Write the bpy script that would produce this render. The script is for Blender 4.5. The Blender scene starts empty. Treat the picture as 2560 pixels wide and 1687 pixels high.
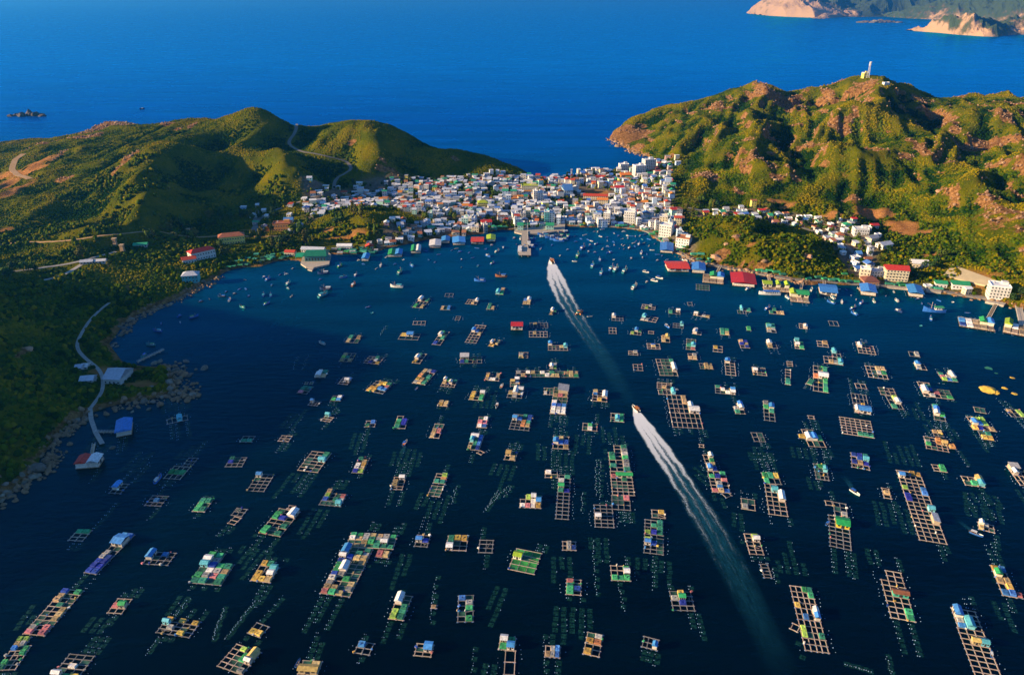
import bpy, math, random
import numpy as np
from mathutils import Vector

random.seed(7)
rng = np.random.default_rng(11)
R = math.radians
scene = bpy.context.scene
COL = scene.collection

# ------------------------------------------------------------------ camera, sky, sun, exposure
CAM_H, PITCH, FOC = 260.0, R(25.4), 1828.0
SP, CP = math.sin(PITCH), math.cos(PITCH)
cam = bpy.data.cameras.new('camera')
cam.sensor_fit = 'HORIZONTAL'; cam.sensor_width = 36.0; cam.lens = 36.0 * FOC / 2560.0
cam.clip_start = 1.0; cam.clip_end = 90000.0
cam_ob = bpy.data.objects.new('camera', cam); COL.objects.link(cam_ob)
cam_ob.location = (0, 0, CAM_H); cam_ob.rotation_euler = (math.pi / 2 - PITCH, 0, 0)
scene.camera = cam_ob

SUN_EL, SUN_DIR = R(15.5), R(10.0)          # light travels to the right and a little away
world = bpy.data.worlds.new('World'); scene.world = world; world.use_nodes = True
wn = world.node_tree.nodes; wl = world.node_tree.links
sky = wn.new('ShaderNodeTexSky'); sky.sky_type = 'NISHITA'; sky.sun_disc = False
sky.sun_elevation = SUN_EL; sky.sun_rotation = math.atan2(-math.cos(SUN_DIR), -math.sin(SUN_DIR)) % (2 * math.pi)
sky.altitude = 50; sky.air_density = 1.0; sky.dust_density = 0.3; sky.ozone_density = 7.0
wl.new(sky.outputs[0], wn['Background'].inputs[0]); wn['Background'].inputs[1].default_value = 0.085
sun = bpy.data.lights.new('sun', 'SUN'); sun.energy = 5.0; sun.angle = R(0.8); sun.color = (1.0, 0.73, 0.40)
sun_ob = bpy.data.objects.new('sun', sun); COL.objects.link(sun_ob)
sun_ob.rotation_euler = Vector((math.cos(SUN_DIR) * math.cos(SUN_EL), math.sin(SUN_DIR) * math.cos(SUN_EL),
                                -math.sin(SUN_EL))).to_track_quat('-Z', 'Y').to_euler()
scene.view_settings.view_transform = 'Standard'; scene.view_settings.look = 'None'
scene.view_settings.exposure = 1.2; scene.view_settings.gamma = 1.0; scene.view_settings.use_curve_mapping = False
scene.render.engine = 'CYCLES'
scene.cycles.use_denoising = True
scene.cycles.max_bounces = 5; scene.cycles.transparent_max_bounces = 8
scene.cycles.caustics_reflective = False; scene.cycles.caustics_refractive = False

# ------------------------------------------------------------------ helpers
def W(u, v, h=0.0):
    """a pixel of the photograph and a height above the sea -> a point of the place"""
    yv = (v - 843.5) / FOC
    t = (CAM_H - h) / (SP + yv * CP)
    return np.array([(u - 1280.0) / FOC * t, t * (CP - yv * SP), h])

def pix(x, y, z):
    d = y * CP + (CAM_H - z) * SP
    return 1280 + FOC * x / d, 843.5 + FOC * ((CAM_H - z) * CP - y * SP) / d

NAMES = {}
def new_ob(name, data, parent=None):
    o = bpy.data.objects.new(name, data); COL.objects.link(o)
    if parent is not None: o.parent = parent
    return o

def tag(o, label=None, cat=None, group=None, kind=None):
    if label: o['label'] = label
    if cat: o['category'] = cat
    if group: o['group'] = group
    if kind: o['kind'] = kind
    return o

MATS = {}
def mat(name, col, rough=0.75, jit=0.0, nz=0.0, nscale=0.6, hue=0.0, spec=0.3, bump=0.0, metal=0.0):
    if name in MATS: return MATS[name]
    m = bpy.data.materials.new(name); m.use_nodes = True
    nt = m.node_tree; n = nt.nodes; l = nt.links; b = n['Principled BSDF']
    b.inputs['Roughness'].default_value = rough; b.inputs['Specular IOR Level'].default_value = spec
    b.inputs['Metallic'].default_value = metal
    b.inputs['Base Color'].default_value = (*col, 1)
    if jit or nz or hue:
        hs = n.new('ShaderNodeHueSaturation'); hs.inputs['Color'].default_value = (*col, 1)
        oi = n.new('ShaderNodeObjectInfo')
        mr = n.new('ShaderNodeMapRange'); mr.inputs[3].default_value = 1 - jit; mr.inputs[4].default_value = 1 + jit
        l.new(oi.outputs['Random'], mr.inputs[0])
        val = mr.outputs[0]
        if nz:
            ge = n.new('ShaderNodeNewGeometry')
            tx = n.new('ShaderNodeTexNoise'); tx.inputs['Scale'].default_value = nscale; tx.inputs['Detail'].default_value = 4
            l.new(ge.outputs['Position'], tx.inputs['Vector'])
            m2 = n.new('ShaderNodeMapRange'); m2.inputs[1].default_value = 0.3; m2.inputs[2].default_value = 0.7
            m2.inputs[3].default_value = 1 - nz; m2.inputs[4].default_value = 1 + nz
            l.new(tx.outputs['Fac'], m2.inputs[0])
            mu = n.new('ShaderNodeMath'); mu.operation = 'MULTIPLY'
            l.new(val, mu.inputs[0]); l.new(m2.outputs[0], mu.inputs[1]); val = mu.outputs[0]
            if bump:
                bp = n.new('ShaderNodeBump'); bp.inputs['Strength'].default_value = bump; bp.inputs['Distance'].default_value = 0.4
                l.new(tx.outputs['Fac'], bp.inputs['Height']); l.new(bp.outputs[0], b.inputs['Normal'])
        l.new(val, hs.inputs['Value'])
        if hue:
            ml = n.new('ShaderNodeMath'); ml.operation = 'MULTIPLY'; ml.inputs[1].default_value = 7.31
            fr = n.new('ShaderNodeMath'); fr.operation = 'FRACT'
            mh = n.new('ShaderNodeMapRange'); mh.inputs[3].default_value = 0.5 - hue; mh.inputs[4].default_value = 0.5 + hue
            l.new(oi.outputs['Random'], ml.inputs[0]); l.new(ml.outputs[0], fr.inputs[0]); l.new(fr.outputs[0], mh.inputs[0])
            l.new(mh.outputs[0], hs.inputs['Hue'])
        l.new(hs.outputs[0], b.inputs['Base Color'])
    MATS[name] = m
    return m

class MB:
    """collects shapes; build() turns them into one mesh"""
    def __init__(s): s.v = []; s.f = []; s.m = []
    def add(s, vs, fs, mi=0):
        o = len(s.v); s.v += [tuple(map(float, p)) for p in vs]
        s.f += [tuple(i + o for i in f) for f in fs]; s.m += [mi] * len(fs)
    def box(s, x0, x1, y0, y1, z0, z1, mi=0, T=None, taper=0.0):
        t = taper
        vs = [(x0, y0, z0), (x1, y0, z0), (x1, y1, z0), (x0, y1, z0),
              (x0 + t, y0 + t, z1), (x1 - t, y0 + t, z1), (x1 - t, y1 - t, z1), (x0 + t, y1 - t, z1)]
        if T: vs = [T(*p) for p in vs]
        s.add(vs, [(3, 2, 1, 0), (4, 5, 6, 7), (0, 1, 5, 4), (1, 2, 6, 5), (2, 3, 7, 6), (3, 0, 4, 7)], mi)
    def gable(s, x0, x1, y0, y1, z0, z1, th=0.08, mi=0, T=None, hip=0.0):
        ym = (y0 + y1) / 2
        a = [(x0, y0, z0), (x1, y0, z0), (x1, y1, z0), (x0, y1, z0), (x0 + hip, ym, z1), (x1 - hip, ym, z1)]
        b = [(p[0], p[1], p[2] + th) for p in a]
        vs = a + b
        if T: vs = [T(*p) for p in vs]
        s.add(vs, [(6, 7, 11, 10), (8, 9, 10, 11), (7, 8, 11), (9, 6, 10), (0, 1, 7, 6), (2, 3, 9, 8), (1, 2, 8, 7), (3, 0, 6, 9),
                   (1, 0, 4, 5), (3, 2, 5, 4), (2, 1, 5), (0, 3, 4)], mi)
    def tube(s, pts, r, k=6, mi=0):
        """a tube along points; r a number or a list"""
        n = len(pts); vs = []; fs = []
        rs = r if hasattr(r, '__len__') else [r] * n
        for i, p in enumerate(pts):
            p = Vector(p); d = (Vector(pts[min(i + 1, n - 1)]) - Vector(pts[max(i - 1, 0)])).normalized()
            a = d.orthogonal().normalized(); b = d.cross(a)
            for j in range(k):
                q = p + (a * math.cos(2 * math.pi * j / k) + b * math.sin(2 * math.pi * j / k)) * rs[i]
                vs.append(tuple(q))
        for i in range(n - 1):
            for j in range(k):
                fs.append((i * k + j, i * k + (j + 1) % k, (i + 1) * k + (j + 1) % k, (i + 1) * k + j))
        fs.append(tuple(range(k))[::-1]); fs.append(tuple(range((n - 1) * k, n * k)))
        s.add(vs, fs, mi)
    def mesh(s, name, mats, smooth=False):
        me = bpy.data.meshes.new(name); me.from_pydata(s.v, [], s.f)
        for m in (mats if isinstance(mats, (list, tuple)) else [mats]): me.materials.append(m)
        if any(s.m): me.polygons.foreach_set('material_index', s.m)
        if smooth: me.polygons.foreach_set('use_smooth', [True] * len(me.polygons))
        me.update(); return me
    def build(s, name, mats, parent=None, smooth=False): return new_ob(name, s.mesh(name, mats, smooth), parent)

def np_mesh(name, V, F, m, attrs=None, smooth=False):
    """V (n,3), F (k,3 or 4) arrays"""
    me = bpy.data.meshes.new(name); nv, (nf, kk) = len(V), F.shape
    me.vertices.add(nv); me.vertices.foreach_set('co', np.ascontiguousarray(V, dtype=np.float32).ravel())
    me.loops.add(nf * kk); me.loops.foreach_set('vertex_index', F.astype(np.int32).ravel())
    me.polygons.add(nf); me.polygons.foreach_set('loop_start', np.arange(0, nf * kk, kk, dtype=np.int32))
    me.polygons.foreach_set('use_smooth', np.full(nf, smooth))
    me.update(calc_edges=True)
    for k, a in (attrs or {}).items():
        at = me.attributes.new(k, 'FLOAT', 'POINT'); at.data.foreach_set('value', a.astype(np.float32).ravel())
    me.materials.append(m); return me

def vnoise(x, y, seed):
    """value noise on arrays"""
    g = np.random.default_rng(seed).random((257, 257))
    xi = np.floor(x).astype(int); yi = np.floor(y).astype(int); fx = x - xi; fy = y - yi
    fx = fx * fx * (3 - 2 * fx); fy = fy * fy * (3 - 2 * fy); xi %= 256; yi %= 256
    return (g[xi, yi] * (1 - fx) + g[xi + 1, yi] * fx) * (1 - fy) + (g[xi, yi + 1] * (1 - fx) + g[xi + 1, yi + 1] * fx) * fy
def fbm(x, y, scale, seed, octs=4, ridged=False):
    t = 0; a = 1; s = 0
    for o in range(octs):
        n = vnoise(x / scale * 2 ** o + 37.3 * o + 1000, y / scale * 2 ** o + 11.7 * o + 1000, seed + o)
        if ridged: n = 1 - abs(2 * n - 1)
        t = t + a * n; s += a; a *= 0.5
    return t / s

# ------------------------------------------------------------------ sea
def sea_material():
    m = bpy.data.materials.new('sea_water'); m.use_nodes = True
    nt = m.node_tree; n = nt.nodes; l = nt.links; n.remove(n['Principled BSDF'])
    ge = n.new('ShaderNodeNewGeometry')
    sx = n.new('ShaderNodeSeparateXYZ'); l.new(ge.outputs['Position'], sx.inputs[0])
    # murky bay to clear blue open sea; near-dark, far-bright reflection is painted in too
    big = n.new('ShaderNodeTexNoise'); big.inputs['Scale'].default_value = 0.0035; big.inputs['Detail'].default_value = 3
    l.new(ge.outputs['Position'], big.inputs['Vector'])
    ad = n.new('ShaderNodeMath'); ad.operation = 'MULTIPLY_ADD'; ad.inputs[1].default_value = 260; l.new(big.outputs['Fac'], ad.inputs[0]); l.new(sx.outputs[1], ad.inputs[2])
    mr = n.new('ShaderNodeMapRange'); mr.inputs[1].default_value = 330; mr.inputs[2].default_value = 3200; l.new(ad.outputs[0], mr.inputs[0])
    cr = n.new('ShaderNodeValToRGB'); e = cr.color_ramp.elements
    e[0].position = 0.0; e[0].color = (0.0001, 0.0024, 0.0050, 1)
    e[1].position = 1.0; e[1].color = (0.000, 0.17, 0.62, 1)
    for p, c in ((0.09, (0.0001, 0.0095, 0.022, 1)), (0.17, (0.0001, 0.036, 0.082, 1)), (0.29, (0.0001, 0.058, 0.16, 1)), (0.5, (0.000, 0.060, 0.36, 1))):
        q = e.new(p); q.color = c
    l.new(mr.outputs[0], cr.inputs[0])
    mp = n.new('ShaderNodeMapping'); mp.inputs['Scale'].default_value = (0.004, 0.03, 1); mp.inputs['Rotation'].default_value = (0, 0, 0.12); l.new(ge.outputs['Position'], mp.inputs[0])
    st = n.new('ShaderNodeTexNoise'); st.inputs['Scale'].default_value = 1.0; st.inputs['Detail'].default_value = 5; st.inputs['Roughness'].default_value = 0.6; l.new(mp.outputs[0], st.inputs['Vector'])
    sm = n.new('ShaderNodeMapRange'); sm.inputs[1].default_value = 0.3; sm.inputs[2].default_value = 0.7; sm.inputs[3].default_value = 0.62; sm.inputs[4].default_value = 1.38; l.new(st.outputs['Fac'], sm.inputs[0])
    hs = n.new('ShaderNodeHueSaturation'); l.new(cr.outputs[0], hs.inputs['Color']); l.new(sm.outputs[0], hs.inputs['Value'])
    # slow patches of ruffled and smooth water turn the reflection up and down
    pt = n.new('ShaderNodeTexNoise'); pt.inputs['Scale'].default_value = 0.012; pt.inputs['Detail'].default_value = 6; pt.inputs['Roughness'].default_value = .62; pt.inputs['Distortion'].default_value = .6; l.new(ge.outputs['Position'], pt.inputs['Vector'])
    pm = n.new('ShaderNodeMapRange'); pm.inputs[1].default_value = .35; pm.inputs[2].default_value = .68; pm.inputs[3].default_value = .12; pm.inputs[4].default_value = .34; l.new(pt.outputs['Fac'], pm.inputs[0])
    w1 = n.new('ShaderNodeTexNoise'); w1.inputs['Scale'].default_value = 0.16; w1.inputs['Detail'].default_value = 6; w1.inputs['Roughness'].default_value = 0.6
    mw = n.new('ShaderNodeMapping'); mw.inputs['Scale'].default_value = (0.6, 1.5, 1); mw.inputs['Rotation'].default_value = (0, 0, 0.2)
    l.new(ge.outputs['Position'], mw.inputs[0]); l.new(mw.outputs[0], w1.inputs['Vector'])
    bp = n.new('ShaderNodeBump'); bp.inputs['Strength'].default_value = 0.5; bp.inputs['Distance'].default_value = 1.3
    l.new(w1.outputs['Fac'], bp.inputs['Height'])
    df = n.new('ShaderNodeBsdfDiffuse'); gl = n.new('ShaderNodeBsdfGlossy'); mx = n.new('ShaderNodeMixShader'); fr = n.new('ShaderNodeFresnel')
    fr.inputs['IOR'].default_value = 1.33; l.new(pm.outputs[0], gl.inputs['Roughness']); gl.inputs['Color'].default_value = GLOSS
    l.new(hs.outputs[0], df.inputs['Color'])
    for q in (df, gl, fr): l.new(bp.outputs[0], q.inputs['Normal'])
    l.new(fr.outputs[0], mx.inputs[0]); l.new(df.outputs[0], mx.inputs[1]); l.new(gl.outputs[0], mx.inputs[2])
    l.new(mx.outputs[0], n['Material Output'].inputs['Surface'])
    return m
GLOSS = (0.01, 0.40, 0.70, 1)      # a polarised, deeply blue reflection of the sky
mb = MB(); S = 40000.0
mb.add([(-S, -S, 0), (S, -S, 0), (S, S, 0), (-S, S, 0)], [(0, 1, 2, 3)])
tag(mb.build('sea', sea_material()), kind='structure')

# ------------------------------------------------------------------ terrain: control heights read off the photograph
COAST = [(0,1257),(26,1242),(78,1202),(122,1172),(111,1145),(130,1124),(155,1087),(181,1065),(214,1042),(237,1031),(266,1024),(296,1017),(344,1007),
 (370,1005),(407,998),(444,987),(462,968),(444,950),(452,938),(440,920),(425,911),(370,909),(344,906),(318,898),(296,872),(285,857),(303,835),(322,806),
 (355,787),(400,769),(437,754),(481,732),(518,711),(548,697),(569,682),(589,675),(610,671),(653,671),(689,657),(712,654),(737,654),(752,660),(790,655),(824,640),(883,639),
 (946,632),(977,622),(1015,614),(1065,602),(1161,592),(1204,588),(1254,577),(1285,579),(1306,585),(1351,584),(1392,578),(1410,581),(1411,565),(1452,568),
 (1528,569),(1578,574),(1618,582),(1626,592),(1649,604),(1666,614),(1684,627),(1699,637),(1724,652),(1750,665),(1801,670),(1845,679),(1917,691),(1989,707),
 (2025,713),(2061,709),(2159,716),(2217,719),(2311,728),(2369,737),(2459,751),(2495,763),(2517,767),(2560,778)]
RIDGE_L = [(0,358,5),(36,355,12),(87,346,20),(145,345,25),(188,345,30),(217,332,38),(267,307,50),(318,306,52),(347,316,48),(408,310,55),(441,308,58),
 (484,295,72),(517,296,74),(535,301,74),(578,285,88),(611,273,97),(636,272,98),(661,276,95),(694,296,82),(723,310,70),(773,318,62),(795,312,66),(831,306,70),
 (898,301,75),(973,312,70),(1033,342,48),(1076,371,34),(1140,374,32),(1216,390,24),(1280,414,12),(1325,436,3)]
RIDGE_R = [(1544,324,12),(1585,295,30),(1634,270,45),(1687,261,52),(1749,250,60),(1812,230,72),(1865,217,82),(1914,209,88),(1950,230,78),
 (1972,224,84),(2012,217,90),(2066,215,96),(2097,203,105),(2146,190,116),(2168,191,118),(2195,194,115),(2235,212,104),(2284,230,94),(2324,247,84),(2346,246,84),
 (2391,244,88),(2435,232,96),(2462,241,92),(2507,246,92),(2560,257,90),(2700,262,90)]
SLOPES = [(524,305,79),(448,352,77),(398,373,74),(358,431,59),(343,496,44),(325,525,38),(253,565,29),(202,616,20),(192,652,15),
 (470,431,38),(430,470,30),(542,489,20),(580,430,34),(600,350,60),(540,380,46),(614,453,27),(500,340,68),(625,381,55),(690,368,63),(715,412,50),(745,445,38),(760,500,16),
 (640,400,50),(650,450,27),(640,500,12),(737,316,66),(741,330,60),(719,352,56),(726,370,52),(759,379,47),(813,392,41),(856,402,35),(881,415,28),(871,428,24),(836,448,17),(834,476,10),
 (790,430,22),(861,390,40),(927,425,30),(939,461,13),(1002,405,32),(1040,443,13),(1078,456,9),(1150,430,16),(920,350,62),(960,370,54),(880,350,60),(1090,410,24),(1200,425,16),
 (914,529,31),(952,536,27),(856,544,20),(801,577,7),(876,592,5),(1002,551,11),(952,597,4),(880,534,27),
 (181,453,40),(108,525,25),(36,453,22),(22,431,22),(72,417,30),(126,373,38),(217,363,48),(311,395,55),(253,453,44),(181,561,22),(72,634,14),(0,561,14),(0,634,14),(145,670,13),
 (0,400,18),(30,385,18),(300,480,40),(400,340,66),(325,579,13),(434,579,9),(506,616,6),(578,525,9),(632,579,5),(470,670,5),(397,688,8),(325,615,13),(253,652,14),(108,699,18),(0,713,22),(325,735,9),(181,724,18),
 (0,791,26),(111,791,18),(185,865,8),(0,939,24),(111,939,13),(259,939,3),(333,939,2.5),(407,957,2.5),(0,1087,16),(74,1087,8),(0,1161,8),(230,800,8),(300,780,4),(420,720,5),(500,660,5),(700,560,6),(700,610,4),(640,640,3),(590,650,3),
 (1633,400,4),(1680,430,12),(1700,490,14),(1690,520,8),(1750,525,9),(1800,530,9),(1900,520,12),(2000,530,12),(2060,545,12),(2130,545,18),(2200,565,13),(2250,600,13),(2300,620,14),(2350,660,11),(2400,650,18),(2480,690,14),(2560,700,20),
 (2123,319,70),(2101,364,53),(2066,390,44),(2000,450,26),(2079,230,93),(2034,284,79),(2012,350,58),(1990,420,41),(1901,239,77),(1812,284,56),(1767,328,43),(1700,373,26),(1856,328,44),(1812,417,22),
 (2195,284,86),(2213,350,65),(2168,417,44),(2124,484,24),(2324,328,56),(2302,382,42),(2257,453,28),(2435,284,82),(2458,373,60),(2391,462,43),(2369,529,28),(2524,306,76),(2560,417,58),(2524,506,46),(2560,551,42),(2480,551,34),(2440,610,24),(2560,640,30),
 (1900,450,24),(1750,450,24),(1950,380,46),(1700,330,36),(1640,300,32),(1640,350,20),(1590,330,14),(1570,350,8),
 (1754,547,14),(1819,547,23),(1863,552,22),(1899,594,11),(1935,608,20),(2007,615,20),(2061,626,15),(2098,651,6),(1722,565,10),(1772,601,14),(1808,651,5),(1881,655,8),(2018,684,5),
 (1920,560,6),(2000,590,6),(2080,600,7),(2150,640,6),(2200,660,5),(2150,700,2.5),(2250,712,2.5),(2400,715,5),(2340,700,5),(1720,620,4),
 (1000,520,6),(1100,480,8),(1200,470,6),(1300,460,4),(1300,550,2.5),(1400,520,3),(1450,480,4),(1500,435,3),(1550,500,4),(1600,540,3),(1600,450,6),(1650,560,4),(1400,450,3),(1200,560,2.5),(1100,580,2.5),(1560,425,3),(1660,400,10)]
ctrl = [W(*p) for p in RIDGE_L + RIDGE_R + SLOPES]
coast = [W(u, v, 0) for u, v in COAST]
coast = [np.array([-330., 60, 0]), np.array([-300., 130, 0]), W(-60, 1290)] + coast + [W(2700, 812), W(2900, 860), np.array([640., 420, 0])]
back = []
for (u, v, h) in RIDGE_R[::-1]:
    p = W(u, v, h); back.append(np.array([p[0] * 1.02, p[1] + 30 + h * 2.3, 0]))
tip = [W(1536, 316), W(1520, 347), W(1540, 355), W(1553, 368), W(1589, 382), W(1605, 388), W(1620, 394), W(1612, 404), W(1600, 412), W(1560, 416), W(1538, 421), W(1523, 430), W(1482, 434), W(1407, 440), W(1376, 441), W(1345, 440)]
back2 = []
for (u, v, h) in RIDGE_L[::-1]:
    p = W(u, v, h); back2.append(np.array([p[0], p[1] + 16 + h * 1.9, 0]))
poly = coast + [np.array([1500., 420, 0]), np.array([1500., 1500, 0])] + back + tip + back2 + [np.array([-1150., 1420, 0]), np.array([-1300., 1300, 0]), np.array([-1300., 60, 0])]
poly = np.array(poly)[:, :2]
# the hill that rises out of frame on the left and throws its shade on the cove
for y, hh in ((60, 88), (150, 92), (230, 112), (300, 126), (360, 140), (420, 146), (480, 128), (540, 104), (610, 60), (690, 30), (770, 24), (850, 22)):
    ctrl.append(np.array([-640., y, hh])); ctrl.append(np.array([-900., y, hh * 0.45 + 10]))
    ctrl.append(np.array([-520., y, hh * 0.66])); ctrl.append(np.array([-760., y, hh * 0.8]))
ctrl += [np.array([-1000., 1000, 25]), np.array([-1050., 1200, 20]), np.array([1150., 1300, 90]), np.array([1150., 1000, 60]), np.array([900., 700, 40]), np.array([1000., 550, 30]), np.array([800., 480, 15])]
# the coast and the seaward foot as low points
cp = []
pp = np.vstack([poly, poly[:1]])
for a, b in zip(pp[:-1], pp[1:]):
    L = np.linalg.norm(b - a); k = max(1, int(L / 40))
    for i in range(k): cp.append(a + (b - a) * i / k)
ctrl = np.array(ctrl + [np.array([p[0], p[1], 1.2]) for p in cp])
d2 = ((ctrl[:, None, :2] - ctrl[None, :, :2]) ** 2).sum(-1)
keep = np.ones(len(ctrl), bool)
for i in range(len(ctrl)):
    if keep[i]:
        dup = (d2[i] < 16) & (np.arange(len(ctrl)) > i); keep[dup] = False
ctrl = ctrl[keep]; d2 = d2[np.ix_(keep, keep)]
CC = 7.0 ** 2
wts = np.linalg.solve(np.sqrt(d2 + CC) + np.eye(len(ctrl)) * -0.15, ctrl[:, 2])
GX0, GX1, GY0, GY1, GS = -1080.0, 1260.0, 60.0, 1740.0, 4.0
gx = np.arange(GX0, GX1 + .1, GS); gy = np.arange(GY0, GY1 + .1, GS); NX, NY = len(gx), len(gy)
XX, YY = np.meshgrid(gx, gy, indexing='ij'); P = np.stack([XX.ravel(), YY.ravel()], 1)
def inside(P, poly):
    c = np.zeros(len(P), bool); q = np.roll(poly, -1, 0)
    for (x0, y0), (x1, y1) in zip(poly, q):
        if y0 == y1: continue
        t = (y0 > P[:, 1]) != (y1 > P[:, 1]); xs = (x1 - x0) * (P[:, 1] - y0) / (y1 - y0) + x0
        c ^= t & (P[:, 0] < xs)
    return c
def seg_dist(P, poly, closed=True):
    d = np.full(len(P), 1e9); q = np.roll(poly, -1, 0)
    n = len(poly) if closed else len(poly) - 1
    for a, b in list(zip(poly, q))[:n]:
        ab = b - a; t = np.clip(((P - a) @ ab) / (ab @ ab + 1e-9), 0, 1)
        d = np.minimum(d, ((P - a - t[:, None] * ab) ** 2).sum(1))
    return np.sqrt(d)
ins = inside(P, poly); dist = seg_dist(P, poly)
near = ins | (dist < 12)
Z = np.full(len(P), -6.0)
idx = np.where(near)[0]
for c in np.array_split(idx, 40):
    q = P[c]; rr = np.sqrt(((q[:, None, :] - ctrl[None, :, :2]) ** 2).sum(-1) + CC)
    Z[c] = rr @ wts
px, py = P[:, 0], P[:, 1]
wx = px + 34 * (fbm(px, py, 120, 51, 2) - .5); wy = py + 34 * (fbm(px, py, 120, 71, 2) - .5)
hill = np.clip((Z - 6) / 24, 0, 1)
ex = wx * .94 - wy * .35; ey = (wx * .35 + wy * .94) * .36      # spurs and gullies run down towards the bay
rl = np.minimum(seg_dist(P, np.array([W(*p)[:2] for p in RIDGE_L]), False), seg_dist(P, np.array([W(*p)[:2] for p in RIDGE_R]), False))
keepr = np.clip(rl / 60, .2, 1)
Zb = Z.reshape(NX, NY).copy()
for _ in range(14):
    Zb[1:-1, 1:-1] = (Zb[1:-1, 1:-1] * 2 + Zb[:-2, 1:-1] + Zb[2:, 1:-1] + Zb[1:-1, :-2] + Zb[1:-1, 2:]) / 6
kb = np.clip((rl - 18) / 30, 0, 1) * np.clip((Z - 4) / 8, 0, 1) * (dist > 14); Z = Z * (1 - kb) + Zb.ravel() * kb
Z = np.where(near, np.maximum(Z, 0.9) + hill * keepr * ((fbm(ex, ey, 88, 3, 3, True) - .60) * np.where(px > 100, 58, 22) + (fbm(ex, ey, 34, 13, 3, True) - .58) * np.where(px > 100, 20, 9) + (fbm(px, py, 15, 9, 3) - .5) * 4.5)
             + (fbm(px, py, 14, 5, 3) - .5) * 0.8 * np.clip(Z / 4, .3, 1), Z)
s = np.clip(dist / 7.0, 0, 1)
Z = np.where(ins, -2.0 + (np.maximum(Z, 0.7) + 2.0) * s, np.maximum(-2.0 - dist * 0.15, -6.0))
ZG = Z.reshape(NX, NY).copy()
def ground(x, y):
    x = np.asarray(x, float); y = np.asarray(y, float)
    i = np.clip((x - GX0) / GS, 0, NX - 1.001); j = np.clip((y - GY0) / GS, 0, NY - 1.001)
    i0 = i.astype(int); j0 = j.astype(int); a = i - i0; b = j - j0
    return (ZG[i0, j0] * (1 - a) + ZG[i0 + 1, j0] * a) * (1 - b) + (ZG[i0, j0 + 1] * (1 - a) + ZG[i0 + 1, j0 + 1] * a) * b
_T = np.arange(330, 2300, 1.5)
def hit(u, v):
    """where the view through a pixel meets land or water"""
    yv = (v - 843.5) / FOC
    X = (u - 1280) / FOC * _T; Y = _T * (CP - yv * SP); Zr = CAM_H - _T * (SP + yv * CP)
    g = np.maximum(ground(X, Y), 0)
    k = np.where(Zr <= g)[0]
    if len(k) == 0: return None
    i = k[0]; return np.array([X[i], Y[i], g[i]])
def slope_at(x, y): return math.hypot(float(ground(x + 4, y) - ground(x - 4, y)), float(ground(x, y + 4) - ground(x, y - 4))) / 8

ROADS = [([(274,758),(255,772),(226,798),(207,828),(192,858),(194,876),(215,898),(240,917),(255,935),(259,957),(255,983),(237,1005),(226,1022)], 2.6, 'path', 'm_path'),
 ([(742,312),(741,322),(735,338),(722,352),(722,364),(735,373),(759,381),(813,393),(849,398),(868,405),(880,417),(870,430),(845,444),(836,456),(833,474)], 5.0, 'road', 'm_road'),
 ([(820,474),(790,492),(740,510),(690,524),(650,545),(632,575)], 5, 'road', 'm_road'), ([(645,525),(638,545),(640,570),(650,590)], 5, 'road', 'm_road'),
 ([(0,612),(60,606),(145,603),(210,598),(300,591),(420,582),(560,588),(640,592),(700,590)], 4, 'road', 'm_dirt'), ([(30,680),(110,672),(180,660),(250,640),(290,630)], 4.5, 'road', 'm_path'),
 ([(110,702),(150,692),(190,672),(215,655)], 4.5, 'road', 'm_path'), ([(75,448),(45,440),(30,425),(38,400),(60,385)], 8, 'road', 'm_dirt'),
 ([(1420,562),(1452,566),(1528,567),(1580,572),(1622,580),(1650,600),(1690,628),(1730,650),(1770,664),(1845,676),(1917,688),(1989,702),(2061,706),(2159,712),(2311,724),(2400,738),(2470,750)], 6, 'shore_road', 'm_road'),
 ([(1720,520),(1800,534),(1880,541),(1960,556),(2040,580),(2110,610),(2150,650),(2165,700)], 5, 'road', 'm_road')]
ROADLINES = []
for pts, wd, nm, mm in ROADS:
    q = [hit(u, v) for u, v in pts]; q = np.array([p for p in q if p is not None])
    L = np.cumsum([0] + [np.hypot(*(q[i + 1] - q[i])[:2]) for i in range(len(q) - 1)]); n = max(8, int(L[-1] / 4)); t = np.linspace(0, L[-1], n)
    X, Y = np.interp(t, L, q[:, 0]), np.interp(t, L, q[:, 1])
    for _ in range(4): X[1:-1] = (X[:-2] + 2 * X[1:-1] + X[2:]) / 4; Y[1:-1] = (Y[:-2] + 2 * Y[1:-1] + Y[2:]) / 4
    H = np.maximum(ground(X, Y), 1.2)
    for _ in range(30): H[1:-1] = (H[:-2] + 2 * H[1:-1] + H[2:]) / 4
    ROADLINES.append((X, Y, H, wd, nm, mm))
    lo = (px > X.min() - 20) & (px < X.max() + 20) & (py > Y.min() - 20) & (py < Y.max() + 20); ii = np.where(lo)[0]
    dd = np.hypot(px[ii][:, None] - X[None], py[ii][:, None] - Y[None]); k = dd.argmin(1); dm = dd.min(1)
    f = np.clip((wd / 2 + 9 - dm) / 6, 0, 1); f = f * f * (3 - 2 * f); Z[ii] = np.where(ins[ii], Z[ii] * (1 - f) + H[k] * f, Z[ii])
ZG[:] = Z.reshape(NX, NY)
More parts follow.
